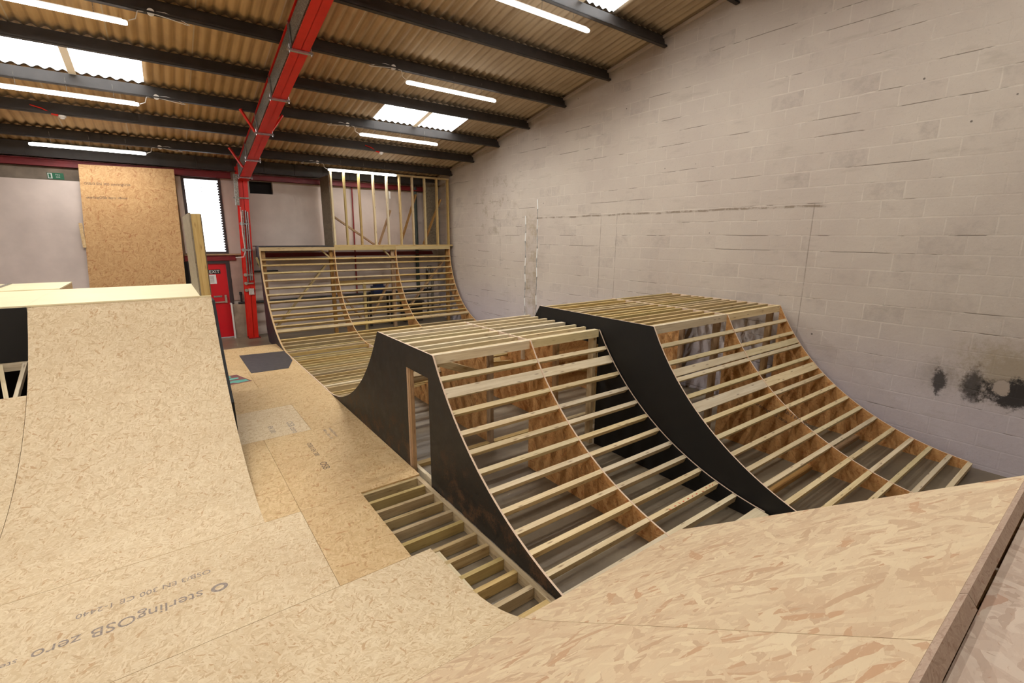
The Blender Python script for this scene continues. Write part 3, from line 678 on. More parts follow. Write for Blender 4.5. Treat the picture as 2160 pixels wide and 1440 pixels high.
# ------------------------------------------------------------------ RAMP HELPERS
def arc(yb, z0, R, ytop, s, n=26):
    """transition profile from the flat (yb,z0) up to ytop; s=+1 rises toward +y, -1 toward -y"""
    return [(yb + s*d, z0 + R - math.sqrt(R*R-d*d)) for d in [abs(ytop-yb)*i/n for i in range(n+1)]]
def on_arc(y, yb, z0, R, s):
    d = max(0, (y-yb)*s); d = min(d, R*.9999); z = z0+R-math.sqrt(R*R-d*d)
    sl = d/math.sqrt(R*R-d*d); t = Vector((0, s, sl)).normalized(); n = Vector((0, -t.z*1.0, t.y)) if s > 0 else Vector((0, t.z*1.0, -t.y))
    n = Vector((0, -s*abs(t.z), abs(t.y))); return Vector((0, y, z)), t, n
def arc_joist(root, x0, x1, y, A, w=.045, h=.072, mat=None, drop=.002, name='joist'):
    p, t, n = on_arc(y, *A); m = MB()
    m.hexa(p + Vector((x0,0,0)) - t*w/2 - n*(h+drop), (x1-x0,0,0), t*w, n*h); return obj(name, m, mat or M['pine'], root)
def rib(root, prof_top, x0, x1, mats, base=0.0, name='rib', hole=None):
    prof = prof_top + [(prof_top[-1][0], base), (prof_top[0][0], base)]
    m = MB(); m.prism(prof, x0, x1, 0, 1); return obj(name, m, mats, root)
RIB = [M['osb_dark'], M['ply_edge']]

# ------------------------------------------------------------------ LOWER BOX RAMP
LX0, LXM, LX1 = 2.045, 3.275, 4.425
LN = (1.52, .11, 2.95, -1); LF = (8.08, .11, 2.95, 1)
LNy, LFy, LZ = 4.06, 5.53, 1.56
LN = (1.52, .11, 2.95, 1); LF = (8.08, .11, 2.95, -1)
lb = thing('low_box_ramp', 'lower box ramp frame with a doorway cut in its black side panel', 'skate ramp', (3.2, 4.8, 0))
nearp = arc(1.52, .11, 2.95, LNy, 1); farp = arc(8.08, .11, 2.95, LFy, -1)
nearp[-1] = (LNy, LZ); farp[-1] = (LFy, LZ)
# black side panel with a doorway cut out of it, built as three polygons in one sheet
m = MB()
DY0, DY1, DZ = 4.17, 4.70, 1.30
def side(prof):  m.prism(prof, LX0-.009, LX0+.009, 0, 1)
a1 = [p for p in nearp if p[0] <= DY0]
side(a1 + [(LNy+.0, LZ)]*(0) + [(DY0, LZ)] + [(DY0, .0), (2.03, .0), (1.72, .0)] if False else [p for p in nearp] + [(DY0, LZ), (DY0, .0), (3.9, .0), (3.9, .10), (1.55, .10)])
side([(DY0, LZ), (DY1, LZ), (DY1, DZ), (DY0, DZ)])
side([(DY1, LZ)] + farp[::-1] + [(8.08, .10), (DY1, .10)])
obj('side_panel', m, [M['black'], M['ply_edge']], lb)
m = MB(); m.box(LX0+.010, LX0+.055, DY1-.045, DY1+.0, .0, DZ+.02); obj('door_jamb', m, M['pine_brown'], lb)
m = MB(); m.box(LX0+.06, LX0+.10, DY0-.1, DY1+.2, .0, .09); obj('door_sill', m, M['pine'], lb)
rib(lb, [p for p in nearp if p[0] > 1.75], LXM-.009, LXM+.009, RIB)
rib(lb, [p for p in nearp if p[0] > 1.75], LX1-.030, LX1-.012, [M['black_clean'], M['ply_edge']])
farr = farp[::-1]
rib(lb, [(4.86, LZ-.10), (LFy, LZ-.10)] + farr, LXM-.009, LXM+.009, RIB)
rib(lb, [(4.86, LZ-.10), (LFy, LZ-.10)] + farr, LX1-.030, LX1-.012, RIB)
m = MB(); m.box(LXM-.009, LXM+.009, LNy, LFy, LZ-.10, LZ); obj('deck_rib', m, M['ply_edge'], lb)
bays = [(LX0+.0095, LXM-.0095), (LXM+.0095, LX1-.031)]
for x0, x1 in bays:
    m = MB(); m.box(x0, x1, LNy+.001, LNy+.039, LZ-.098, LZ-.001); obj('header', m, M['pine'], lb)
    m = MB(); m.box(x0, x1, LNy+.041, LNy+.079, LZ-.098, LZ-.001); obj('header', m, M['pine'], lb)
    for y in (4.311, 4.489, 4.723, 4.919, 5.09, 5.293, 5.473):
        w = .075 if abs(y-4.723) < .01 else .042
        m = MB(); m.box(x0, x1, y-w/2, y+w/2, LZ-.095, LZ-.001); obj('deck_joist', m, M['pine'], lb)
    for y in (3.925, 3.70, 3.55, 3.40, 3.24, 3.07, 2.89, 2.70, 2.51, 2.31, 2.11, 1.93 if x0 < 3 else 1.72):
        if y == 2.51 and x0 > 3: j = arc_joist(lb, x0, x1, y, LN)
        else: j = arc_joist(lb, x0, x1, y, LN)
        if y == 2.31 and x0 > 3:
            p, t, n = on_arc(y, *LN); k = MB()
            for i in range(11):
                xx = x0 + .28 + i*.075 + random.uniform(-.02,.02); k.hexa(p + Vector((xx,0,.0)) - t*random.uniform(.0,.02), Vector((.022,0,0))+t*random.uniform(-.02,.02), t*.008, n*.0008)
            obj('crayon_marks', k, M['red_mark'], j)
    arc_joist(lb, x0, x1, 3.832, LN, w=.10, h=.04, name='joist')
    if x0 > 3: arc_joist(lb, x0, x1, 1.83, LN, w=.13, h=.04, name='joist')
    for y in [8.08-.18*i for i in range(1, 11)] + [6.10, 5.93, 5.78, 5.66]:
        arc_joist(lb, x0, x1, y, LF, mat=M['pine_far'])
# inner framing
for x in (LXM, LX1-.02):
    m = MB(); m.box(x-.06, x-.012, 4.79, 4.88, 0, LZ-.10); obj('post', m, M['pine_brown'], lb)
m = MB(); m.box(LX1-.09, LX1-.032, 4.09, 4.18, 0, LZ-.10); obj('post', m, M['pine_far'], lb)
m = MB(); m.box(LX0+.02, LXM-.06, 4.80, 4.88, 0, .045); obj('bottom_plate', m, M['pine_far'], lb)
m = MB(); m.box(LXM+.01, LX1-.10, 4.80, 4.88, 0, .045); obj('bottom_plate', m, M['pine_far'], lb)
m = MB(); m.beam((LX0+.04, 5.35, 1.38), (LXM-.03, 5.1, .92), .045, .095); obj('brace', m, M['pine_far'], lb)
m = MB(); m.beam((LXM+.02, 5.9, .78), (LX1-.05, 5.9, .70), .045, .13); obj('brace', m, M['pine_far'], lb)
m = MB(); m.beam((2.5, 6.4, .55), (LXM-.02, 6.4, .60), .045, .12); obj('brace', m, M['pine_far'], lb)
for x, y in ((LXM, 4.14), (LX1-.03, 4.14)):
    m = MB(); m.box(x-.036, x-.012, y, y+.05, LZ-.24, LZ-.10); obj('packer', m, M['ply_edge'], lb)

# ------------------------------------------------------------------ TALLER BOX RAMP
TX0, TXM, TX1 = 4.435, 6.00, 7.50
TN = (.627, .10, 2.95, 1); TF = (7.93, .10, 2.95, -1); TNy, TFy, TZ = 3.26, 5.28, 1.72
tb = thing('tall_box_ramp', 'taller box ramp frame with solid black side, standing next to the block wall', 'skate ramp', (6.0, 4.3, 0))
tn = arc(.627, .10, 2.95, TNy, 1, 30); tf = arc(7.93, .10, 2.95, TFy, -1, 30); tn[-1] = (TNy, TZ); tf[-1] = (TFy, TZ)
m = MB(); m.prism([p for p in tn] + [(3.95, TZ), (3.95, 0), (.9, 0), (.627, .05)], TX0-.009, TX0+.009, 0, 1)
m.prism([(3.95, TZ)] + tf[::-1] + [(7.93, 0.02), (7.6, 0.02)] + [(p[0], max(.02, p[1]-.36)) for p in tf[6:]] + [(3.95, TZ-.36)], TX0-.009, TX0+.009, 0, 1)
obj('side_panel', m, [M['black_clean'], M['ply_edge']], tb)
near_rib = [p for p in tn if p[0] > .87]
rr = rib(tb, near_rib, TXM-.009, TXM+.009, RIB)
words('rib_stamp', 'OSB/3 EN 300', .06, M['ink_dark'], rr, (TXM-.0105, 2.45, .62), (0,-1,-.32), (0,-.32,1))
words('rib_stamp', 'sterlingOSB zero', .06, M['ink_dark'], rr, (TXM-.0105, 2.75, .60), (0,-1,-.32), (0,-.32,1))
rib(tb, near_rib, TX1-.009, TX1+.009, RIB)
for x in (TXM, TX1): rib(tb, [(4.86, TZ-.10), (TFy, TZ-.10)] + tf[::-1], x-.009, x+.009, RIB)
for x in (TXM, TX1):
    m = MB(); m.box(x-.009, x+.009, TNy, TFy, TZ-.10, TZ); obj('deck_rib', m, M['ply_edge'], tb)
tbays = [(TX0+.0095, TXM-.0095), (TXM+.0095, TX1-.0095)]
for b, (x0, x1) in enumerate(tbays):
    for dy in (.001, .041):
        m = MB(); m.box(x0, x1, TNy+dy, TNy+dy+.038, TZ-.098, TZ-.001); obj('header', m, M['pine'] if dy < .02 else M['pine_far'], tb)
    for y in (3.464, 3.616, 3.79, 3.963, 4.083, 4.228, 4.382, 4.539, 4.652, 4.80, 5.008, 5.189):
        m = MB(); m.box(x0, x1, y-.021, y+.021, TZ-.095, TZ-.001); obj('deck_joist', m, M['pine_far'], tb)
    for y in (3.145, 3.03, 2.905, 2.765, 2.545, 2.385, 2.21, 2.04, 1.86, 1.65, 1.445, 1.255, 1.065, .88):
        arc_joist(tb, x0, x1, y, TN)
    arc_joist(tb, x0, x1, 2.955, TN, w=.085, h=.04); arc_joist(tb, x0, x1, 2.665, TN, w=.11, h=.04)
    for y in [7.8-.2*i for i in range(10)] + [5.84, 5.68, 5.52, 5.40]:
        arc_joist(tb, x0, x1, y, TF, mat=M['pine_far'])
for x in (TXM-.06, TX1-.075):
    for y in (3.33, 4.82):
        m = MB(); m.box(x, x+.048, y, y+.09, 0, TZ-.10); obj('post', m, M['pine_brown'], tb)
m = MB(); m.box(5.20, 5.25, 4.82, 4.91, 0, TZ-.10); obj('post', m, M['pine_far'], tb)
m = MB(); m.slab(TX0+.02, 5.20, 4.92, 4.94, .5, TZ-.10); obj('back_panel', m, M['osb_dark'], tb)
m = MB(); m.beam((TX0+.05, 4.75, .92), (TXM-.08, 4.75, .52), .045, .095); obj('brace', m, M['pine_brown'], tb)
m = MB(); m.box(TX0+.02, TXM-.07, 4.80, 4.88, 0, .045); obj('bottom_plate', m, M['pine_far'], tb)
for x0, x1 in tbays:
    m = MB(); m.box(x0, x1, 2.0, 2.09, 0, .045); obj('bottom_plate', m, M['pine_brown'], tb)
for x in (TXM, TX1):
    m = MB(); m.box(x-.034, x-.0105, 3.36, 3.41, TZ-.24, TZ-.10); obj('packer', m, M['ply_edge'], tb)

# ------------------------------------------------------------------ FLAT JOISTS between the boxes and the far quarter pipe
fl = thing('flat_bottom_frame', 'rows of bare pine floor joists between the far quarter pipe and the lower box', 'floor frame', (4.8, 9.5, 0))
flat_y = [10.787, 10.592, 10.411, 10.199, 9.99, 9.797, 9.601, 9.447, 9.236, 9.043, 8.839, 8.648, 8.461, 8.22]
for (x0, x1) in ((2.065, 3.885), (3.905, 5.67), (5.69, 7.48)):
    for y in flat_y:
        if x0 > 4.2 and y < 8.2: continue
        m = MB(); m.box(x0, x1, y-.02, y+.02, .012, .108); obj('floor_joist', m, M['pine_far'], fl)
m = MB(); m.box(2.065, 7.48, 8.32, 8.40, .012, .108); obj('wide_joist', m, M['pine'], fl)
for x in (2.053, 3.895, 5.68, 7.49):
    m = MB(); m.box(x-.009, x+.009, 8.10, 11.16, .0, .11); obj('rib', m, M['ply_edge'], fl)

# ------------------------------------------------------------------ FAR QUARTER PIPE
QX = [2.06, 3.895, 5.68, 7.49]; QF = (11.18, .11, 2.30, 1); QY, QZ = 13.47, 2.42
fq = thing('far_quarter_pipe', 'tall bare quarter pipe frame of curved ribs and pine joists against the far wall', 'skate ramp', (4.8, 12.6, 0))
qp = [(11.18+2.295*math.sin(a), .11+2.30*(1-math.cos(a))) for a in [math.pi/2*i/30 for i in range(31)]]; qp[-1] = (QY, QZ)
m = MB(); m.prism(qp + [(13.56, QZ), (13.56, .30), (13.40, 0), (11.18, 0)], QX[0]-.028, QX[0]-.010, 0, 1); obj('side_panel', m, [M['navy'], M['ply_edge_far']], fq)
for x in QX:
    m = MB(); w = [(min(13.56, y+.30+.0*z), z) for y, z in qp[12:]]
    inner = [(y, z) for y, z in qp]
    outer = [(13.56, QZ), (13.56, 1.2), (13.30, .85), (12.85, .30), (12.7, 0), (11.18, 0)]
    m.prism(inner + outer, x-.009, x+.009, 0, 1); obj('rib', m, [M['osb_dark'], M['ply_edge_far']], fq)
for b in range(3):
    x0, x1 = QX[b]+.0095, QX[b+1]-.0095
    m = MB(); m.box(x0, x1, QY+.002, QY+.04, QZ-.095, QZ-.001); obj('header', m, M['pine_far'], fq)
    for z in (2.16, 1.965, 1.775, 1.59, 1.405, 1.24, 1.075, .905, .765, .65, .535):
        y = 11.18 + math.sqrt(max(0, 2.3**2-(2.41-z)**2)); arc_joist(fq, x0, x1, min(y, 13.46), QF, w=.04, h=.07, mat=M['pine_far'])
    z = .44; y = 11.18 + math.sqrt(2.3**2-(2.41-z)**2); arc_joist(fq, x0, x1, y, QF, w=.10, h=.04, mat=M['pine_far'], name='wide_joist')
    for y in (12.05, 11.92, 11.745, 11.53, 11.43, 11.22):
        arc_joist(fq, x0, x1, y, QF, w=.04, h=.07, mat=M['pine_far'])
m = MB(); m.slab(QX[0]-.03, 3.88, QY-.01, 14.40, QZ, QZ+.022); obj('platform', m, M['navy'], fq)
m = MB(); m.slab(3.95, QX[3], QY+.12, 14.40, QZ, QZ+.02); obj('platform', m, M['osb_dark'], fq)
m = MB(); m.slab(QX[0]-.028, QX[0]-.012, 13.57, 13.95, 1.95, QZ-.001); obj('corner_box', m, M['navy'], fq)
for x in (2.09, 3.78, 5.56, 7.42):
    m = MB(); m.box(x, x+.09, 13.57, 13.66, 0, QZ-.002); obj('post', m, M['pine_brown'], fq)
m = MB(); m.beam((2.30, 13.72, .30), (3.72, 13.72, 1.95), .045, .11, (0,1,0)); obj('brace', m, M['pine_far'], fq)
m = MB(); m.beam((6.05, 13.72, .45), (7.40, 13.72, 1.98), .045, .11, (0,1,0)); obj('brace', m, M['pine_brown'], fq)
m = MB(); m.beam((4.95, 13.72, .40), (5.50, 13.72, 1.35), .045, .10, (0,1,0)); obj('brace', m, M['pine_brown'], fq)
m = MB(); m.beam((4.02, 13.72, 1.15), (4.62, 13.72, .30), .045, .09, (0,1,0)); obj('brace', m, M['pine_brown'], fq)
m = MB(); m.box(3.90, 5.55, 13.67, 13.70, 1.34, 1.46); obj('cross_rail', m, M['pine_far'], fq)
m = MB(); m.box(4.68, 4.76, 13.62, 13.665, 0, 1.40); obj('post', m, M['pine_far'], fq)
for x in (3.70, 5.45):
    m = MB(); m.beam((x-.16, 13.60, QZ-.05), (x+.08, 13.60, QZ-.30), .04, .07, (0,1,0)); obj('knee_brace', m, M['pine_far'], fq)
m = MB(); m.beam((1.98, 13.62, 2.16), (2.10, 13.62, 1.75), .04, .07, (0,1,0)); obj('knee_brace', m, M['pine_far'], fq)

# stud frame standing on the far quarter pipe
sf = thing('stud_wall_frame', 'open timber stud frame standing on the far quarter pipe below the purlins', 'timber frame', (5.7, QY+.05, QZ))
SY = QY+.006
m = MB(); m.box(3.90, 7.60, SY, SY+.09, QZ+.001, QZ+.046); obj('bottom_plate', m, M['pine_far'], sf)
m = MB(); m.box(3.94, 7.52, SY, SY+.09, 4.42, 4.465); obj('top_plate', m, M['pine_far'], sf)
for i, x in enumerate((3.94, 4.29, 4.695, 5.10, 5.497, 5.89, 6.29, 6.69, 7.10, 7.48)):
    m = MB(); m.box(x-.022, x+.022, SY, SY+.09, QZ+.047, 4.419); obj('stud', m, M['pine'] if i in (0, 3, 4) else M['pine_far'], sf)
m = MB(); m.slab(3.895, 3.912, SY+.092, 14.39, QZ+.022, 4.30); obj('end_panel', m, M['osb_grey'], sf)
m = MB(); m.box(3.915, 3.96, 13.62, 13.66, 3.15, 3.85); obj('splice_block', m, M['pine_brown'], sf)
m = MB(); m.slab(7.06, 7.50, 14.30, 14.32, QZ+.02, 4.40); obj('back_panel', m, M['osb_grey'], sf)
for (xa, za, xb, zb_) in ((4.06, 3.24, 5.12, 2.47), (5.34, 2.47, 5.62, 3.46), (6.05, 2.55, 6.45, 3.95), (6.80, 2.47, 7.28, 3.85)):
    m = MB(); m.beam((xa, 13.92, za), (xb, 13.72, zb_) if za > zb_ else (xb, 13.62, zb_), .045, .085, (0,1,0)); obj('brace', m, M['pine_brown'], sf)
m = MB(); m.box(5.55, 5.60, SY+.03, SY+.07, 3.78, 3.98); obj('switch_block', m, M['white'], sf)

# ------------------------------------------------------------------ FLOOR DECK (OSB sheets on joists)
DZ0, DT = .10, .018
fd = thing('floor_deck', 'flat OSB floor deck with an unfinished joist opening beside the black panel', 'floor deck', (.5, 7.0, 0))
def sheet(x0, x1, y0, y1, mat, g=.0015, lab=None, dz=0.0):
    m = MB(); m.slab(x0+g, x1-g, y0+g, y1-g, DZ0, DZ0+DT+dz); o = obj('osb_sheet', m, mat, fd)
    if lab: o['label'] = lab
    return o
XE = 2.033
s_far = sheet(.0, XE, 11.55, 12.45, M['osb_floor'])
sheet(.0, XE, 10.0, 11.55, M['osb_floor']); sheet(.0, 1.10, 8.8, 10.0, M['osb_floor']); sheet(1.10, XE, 8.8, 10.0, M['osb_floor'])
sheet(.0, XE, 7.66, 8.8, M['osb_floor'])
s_p = sheet(.0, 1.377, 6.45, 7.66, M['osb'], lab='paler OSB sheet with a grey stamp'); sheet(1.377, XE, 7.05, 7.66, M['osb_floor'])
s_g = sheet(.79, XE, 4.45, 6.45, M['osb_floor'], lab='golden OSB sheet with grey print'); m = None
sheet(1.377, XE, 6.45, 7.05, M['osb_floor']); sheet(-.5, .79, 4.45, 6.45, M['osb_floor'])
sheet(.79, 1.372, 3.225, 4.45, M['osb_floor'])
s_t = sheet(-1.65, .79, 3.225, 4.45, M['osb'], lab='pale OSB sheet printed with a maker stamp')
sheet(-3.6, -1.65, 3.225, 4.45, M['osb']); sheet(-3.6, -.5, 4.45, 6.45, M['osb'])
zt_ = DZ0+DT+.0004
def stamp(s, txt, size, x, y, ax, ay, mat=None): words('stamp_print', txt, size, mat or M['ink'], s, (x, y, zt_), ax, ay)
stamp(s_t, 'sterlingOSB zero', .132, -.045, 3.79, (-1,0,0), (0,-1,0))
stamp(s_t, 'OSB/3  EN 300  CE  1-2440', .075, .02, 4.02, (-1,0,0), (0,-1,0))
stamp(s_t, 'sterlingOSB', .065, -1.02, 3.77, (-1,0,0), (0,-1,0))
k = MB()
for i in range(20):
    a0, a1 = i*math.pi/10, (i+1)*math.pi/10; f = lambda a, r: (.055+r*math.cos(a), 3.745+r*.85*math.sin(a), zt_)
    k.face([f(a0,.03), f(a0,.055), f(a1,.055), f(a1,.03)], [(0,0)]*4)
obj('stamp_print', k, M['ink'], s_t)
stamp(s_p, 'OSB zero', .115, 1.15, 6.93, (0,-1,0), (1,0,0)); stamp(s_p, 'EN 300', .09, .91, 6.90, (0,-1,0), (1,0,0))
stamp(s_g, 'OSB/3 EN 300', .075, 1.21, 6.02, (0,-1,0), (1,0,0), M['ink_dark']); stamp(s_g, 'OSB', .11, 1.20, 5.38, (0,-1,0), (1,0,0), M['ink_dark'])
stamp(s_g, 'sterlingOSB zero', .05, 1.58, 6.36, (0,-1,0), (1,0,0)); stamp(s_g, '2400 x 1200 x 18', .05, 1.50, 6.36, (0,-1,0), (1,0,0))
# spray painted scrap of a tag
k = MB(); zz = zt_
k.face([(.45,9.98,zz),(.90,10.0,zz),(1.08,9.40,zz),(.45,9.28,zz)][::-1], [(0,0)]*4); gp = obj('spray_mark', k, M['maroon'], fd)
k = MB(); zz = zt_+.0006
for st in ([(.60,9.93),(.78,9.96),(.80,9.86),(.70,9.80),(.60,9.79)], [(.62,9.70),(.80,9.80),(.90,9.78),(.90,9.70),(.76,9.66),(.62,9.60)], [(.62,9.50),(.80,9.60),(1.00,9.58),(1.04,9.45),(.86,9.40),(.78,9.46),(.62,9.38)]):
    k.face([(x,y,zz) for x,y in st][::-1], [(0,0)]*len(st))
obj('spray_fill', k, M['teal'], gp)
m = MB(); pp = [(1.145,11.62),(1.99,11.70),(2.025,11.3),(2.02,10.6),(1.80,9.95),(1.14,9.90)]
pp = [(1.14,9.94),(1.80,9.92),(2.0,10.53),(2.03,11.0),(2.03,11.52),(1.14,11.62)]
m.face([(x,y,zt_+.004) for x,y in pp], pp); m.face([(x,y,zt_) for x,y in pp[::-1]], pp[::-1])
for i in range(6):
    a, b = pp[i], pp[(i+1)%6]; m.face([(a[0],a[1],zt_),(b[0],b[1],zt_),(b[0],b[1],zt_+.004),(a[0],a[1],zt_+.004)], [(0,0)]*4)
top('dark_floor_sheet', m, M['patch'], 'thin dark grey sheet lying on the OSB floor by the far quarter pipe', 'sheet', (1.55, 10.7, zt_))
# joists of the opening and under the sheets
for i, y in enumerate((4.43, 4.235, 4.04, 3.84, 3.64, 3.43, 3.20, 3.005, 2.786, 2.597, 2.389, 2.20, 2.02)):
    m = MB(); m.box((.8 if y > 3.15 else 1.2), 1.981, y-.022, y+.022, .004, .099); j = obj('joist', m, M['pine_far'], fd)
m = MB(); m.box(1.983, 2.028, 1.85, 4.50, .004, .099); obj('stringer', m, M['pine_far'], fd)
m = MB(); m.box(1.555, 1.60, 1.98, 3.17, .004, .0985); obj('stringer', m, M['pine'], fd)
m = MB(); m.box(.0, .045, 4.5, 12.4, .004, .099); obj('stringer', m, M['pine_far'], fd)
for y in (12.42, 11.4, 10.2, 9.0, 7.8, 6.6, 5.4):
    m = MB(); m.box(.05, 2.02, y-.022, y+.022, .004, .099); obj('joist', m, M['pine_far'], fd)

# ------------------------------------------------------------------ NEAR BANK (camera stands behind it)
nb = thing('near_bank_ramp', 'pale OSB covered bank ramp rising to the lip in the bottom right foreground', 'skate ramp', (1.0, 1.2, 0))
SL = .72; th = math.atan(SL); RB = 1.5; ZB, YBk = .285, 2.02
zf = DZ0+DT
yt = YBk + (ZB-zf)/SL                                # where the straight bank would meet the floor
ys = yt + RB*math.tan(th/2)
yl, zl = .18, None
def bank(y):
    ye = ys - RB*math.sin(th)
    if y >= ys: return zf
    if y >= ye: return zf + RB - math.sqrt(RB*RB-(ys-y)**2)
    return zf + RB*(1-math.cos(th)) + SL*(ye-y)
ZLIP = bank(yl)
def bprof(y0, y1, n=24): return [(y0+(y1-y0)*i/n, bank(y0+(y1-y0)*i/n)) for i in range(n+1)]
XSEAM = 1.60
seam = lambda arcl: 1.545 + .02*min(arcl, 2.2)
m = MB(); m.skin(bprof(3.223, 2.02, 16), DT, -3.6, lambda t: 1.545+.055*t/1.25); obj('osb_sheet', m, [M['osb'], M['ply_edge']], nb)
m = MB(); m.skin(bprof(2.017, yl, 24), DT, -3.6, 1.60); obj('osb_sheet', m, [M['osb_near'], M['ply_edge']], nb)
# right sheet, its lower edge runs a little out of square
m = MB(); pr = bprof(2.012, yl, 24); m.skin(pr, DT, 1.604, 3.20); 
for i, (x, y, z) in enumerate(m.v):
    if x > 3.0 and y > 1.5: m.v[i] = (x, y - (y-1.5)*.13, bank(y-(y-1.5)*.13) + (z-bank(y)))
obj('osb_sheet', m, [M['osb_near'], M['ply_edge']], nb)
n_b = Vector((0, math.sin(th), math.cos(th))); t_b = Vector((0, -math.cos(th), math.sin(th)))
for x0, x1, e in ((1.905, 3.20, .0), (-3.6, 1.90, .008)):
    m = MB(); o = Vector((x0, yl, ZLIP)) + t_b*(.001) - n_b*(.040+e); m.hexa(o, (x1-x0,0,0), t_b*.022, n_b*(.040+e)); obj('lip_strip', m, M['lip'], nb)
m = MB(); m.slab(-3.6, 3.20, -2.2, yl-.045, ZLIP-.075, ZLIP-.057); obj('deck_sheet', m, M['osb_deck'], nb)
for x in (-3.55, -1.0, 1.62, 2.40, 3.17):
    m = MB(); pr = [(y, z-.10) for y, z in bprof(1.85, yl+.03, 14)]; m.prism(pr + [(-2.1, ZLIP-.12), (-2.1, 0), (1.85, 0)], x-.009, x+.009, 0, 1); obj('rib', m, RIB, nb)
for y in (1.80, 1.55, 1.25, .95, .65, .35):
    m = MB(); z = bank(y); mm = Vector((0, y, z)); tt = t_b if y < 1.4 else Vector((0,-1,.55)).normalized(); nn = Vector((0, tt.z, -tt.y))
    m.hexa(mm + Vector((1.63,0,0)) - nn*.095 - tt*.02, (1.53,0,0), tt*.04, nn*.07); obj('joist', m, M['pine'], nb)

# ------------------------------------------------------------------ LEFT QUARTER PIPE
LQ = (4.525, .118, 2.92, 1); LQY, LQZ = 7.245, 1.92
lq = thing('left_quarter_pipe', 'OSB covered quarter pipe with pale ply deck on the left', 'skate ramp', (-.4, 6.0, 0))
lp = arc(4.525, .118, 2.92, LQY, 1, 34); lp[-1] = (LQY, LQZ)
ltot = sum(math.hypot(lp[i+1][0]-lp[i][0], lp[i+1][1]-lp[i][1]) for i in range(len(lp)-1))
m = MB(); m.skin([(4.453,.1185)] + lp, DT, lambda t: -1.40+.165*(t/ltot), .477); o = obj('riding_surface', m, [M['osb'], M['ply_edge']], lq)
lp2 = [p for p in lp if p[0] < 6.76]
m = MB(); m.skin([(4.453,.1185)] + lp2, DT, -3.6, lambda t: -1.404+.165*(t/ltot)); obj('riding_surface', m, [M['osb'], M['ply_edge']], lq)
m = MB(); m.prism([(y, z-.022) for y, z in lp if y > 4.9] + [(9.15, LQZ-.022), (9.15, .12), (4.9, .12)], .440, .458, 0, 0); obj('side_panel', m, M['black_clean'], lq)
m = MB(); m.prism([(y, z-.05) for y, z in lp if y > 6.3] + [(9.15, LQZ-.05), (9.15, .125), (6.3, .125)], .460, .512, 0, 0); obj('side_panel', m, M['black_clean'], lq)
m = MB(); m.slab(-1.245, .477, LQY-.004, 9.19, LQZ+.001, LQZ+.019); obj('deck_sheet', m, M['ply_deck'], lq)
m = MB(); m.slab(-3.6, -1.247, LQY-.004, 9.19, LQZ+.001, LQZ+.019); obj('deck_sheet', m, M['ply_deck'], lq)
m = MB(); m.box(-3.6, .44, LQY+.002, LQY+.04, LQZ-.095, LQZ-.001); obj('header', m, M['pine'], lq)
m = MB(); m.slab(-3.6, -1.24, LQY-.02, LQY-.002, 1.335, LQZ-.002); obj('black_panel', m, M['black_clean'], lq)
m = MB(); m.box(-3.6, -1.30, LQY-.02, LQY+.025, 1.235, 1.330); obj('rail', m, M['pine'], lq)
m = MB(); m.slab(-3.6, -1.24, 7.9, 7.92, .12, LQZ-.1); obj('back_panel', m, M['void'], lq)  # black sheet standing in for the shade inside the enclosed void
for xa, xb in ((-1.53, -1.45), (-1.335, -1.385), (-2.1, -2.1)):
    m = MB(); m.beam((xa, LQY-.03, 1.30), (xb, 6.78, 1.02), .036, .05); obj('stud', m, M['pine'], lq)
# raised box behind the deck
rp = thing('raised_deck_box', 'low ply topped box behind the deck of the left quarter pipe', 'platform', (-2.4, 9.8, 0))
m = MB(); m.slab(-3.6, -1.20, 9.20, 10.45, LQZ+.01, LQZ+.03); obj('deck_sheet', m, M['ply_deck'], rp)
m = MB(); m.slab(-1.222, -1.204, 9.21, 10.44, .0, LQZ+.009); obj('side_panel', m, M['osb_floor'], rp)
m = MB(); m.slab(-3.6, -1.224, 10.42, 10.44, .0, LQZ+.009); obj('back_panel', m, M['osb_floor'], rp)
m = MB(); m.box(-1.92, -1.88, 9.0, 10.4, LQZ+.031, LQZ+.045); obj('edge_strip', m, M['galv'], rp)
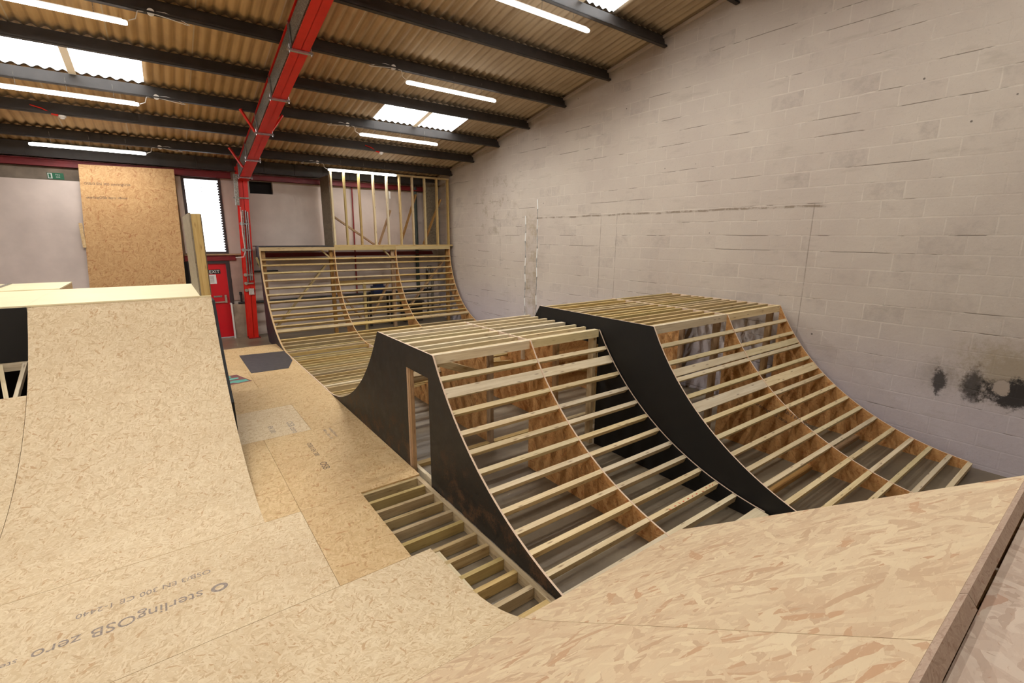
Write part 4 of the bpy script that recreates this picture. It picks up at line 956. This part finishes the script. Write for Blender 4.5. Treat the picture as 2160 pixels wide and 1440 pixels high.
# barrier on the right edge of that deck
bw = thing('barrier_wall', 'short upright timber barrier clad in weathered OSB on the deck edge', 'barrier', (.42, 8.2, LQZ+.019))
m = MB(); m.box(.375, .474, LQY+.004, LQY+.049, LQZ+.020, 2.965); obj('end_stud', m, M['pine_far'], bw)
m = MB(); m.box(.375, .474, LQY+.05, 9.05, LQZ+.020, LQZ+.065); obj('bottom_plate', m, M['pine_far'], bw)
m = MB(); m.box(.375, .474, LQY+.05, 9.05, 2.92, 2.965); obj('top_plate', m, M['pine_far'], bw)
for y in (7.8, 8.4, 9.0):
    m = MB(); m.box(.375, .474, y-.022, y+.022, LQZ+.066, 2.919); obj('stud', m, M['pine_far'], bw)
m = MB(); m.slab(.356, .374, LQY+.0, 9.06, LQZ+.020, 2.975); obj('cladding', m, M['osb_grey'], bw)
m = MB(); m.slab(.475, .49, LQY+.06, 9.06, LQZ+.020, 2.965); obj('cladding', m, M['osb_grey'], bw)

# white bead lines on the block wall
for i, (y, z1) in enumerate(((9.74, 3.24), (9.27, 3.62))):
    m = MB(); zz = [0.3 + (z1-.3)*k/14 for k in range(15)]
    m.tube([(XR, y + .012*math.sin(k*1.9), z) for k, z in enumerate(zz)], .016, 6); struct('trim_%d' % (8+i), m, M['sign_white'])

# ------------------------------------------------------------------ CAMERA, LIGHT, RENDER LOOK
cam = bpy.data.cameras.new('camera'); co = bpy.data.objects.new('camera', cam); C.objects.link(co)
yaw, pit, rol = math.radians(36.5779), math.radians(12.5043), math.radians(0.3739)
fwd = Vector((math.sin(yaw)*math.cos(pit), math.cos(yaw)*math.cos(pit), -math.sin(pit))); rt = Vector((math.cos(yaw), -math.sin(yaw), 0)); up = rt.cross(fwd)
r2 = rt*math.cos(rol) + up*math.sin(rol); u2 = up*math.cos(rol) - rt*math.sin(rol)
mt = Matrix((r2, u2, -fwd)).transposed().to_4x4(); mt.translation = (0, 0, H); co.matrix_world = mt
cam.sensor_width = 36; cam.lens = 989.135/2160*36; cam.clip_start = 0.05; cam.clip_end = 100
bpy.context.scene.camera = co
w = bpy.data.worlds.new('daylight'); bpy.context.scene.world = w; w.use_nodes = True
w.node_tree.nodes['Background'].inputs[0].default_value = (0.9, 0.95, 1, 1); w.node_tree.nodes['Background'].inputs[1].default_value = 1.0
sc = bpy.context.scene
sc.view_settings.view_transform = 'Standard'; sc.view_settings.look = 'None'; sc.view_settings.exposure = 0.0
try:
    sc.cycles.use_denoising = True; sc.cycles.max_bounces = 4; sc.cycles.diffuse_bounces = 3; sc.cycles.glossy_bounces = 2; sc.cycles.sample_clamp_indirect = 5; sc.cycles.use_adaptive_sampling = True; sc.cycles.adaptive_threshold = 0.07; sc.cycles.adaptive_min_samples = 12; sc.cycles.caustics_reflective = False; sc.cycles.caustics_refractive = False
except Exception: pass
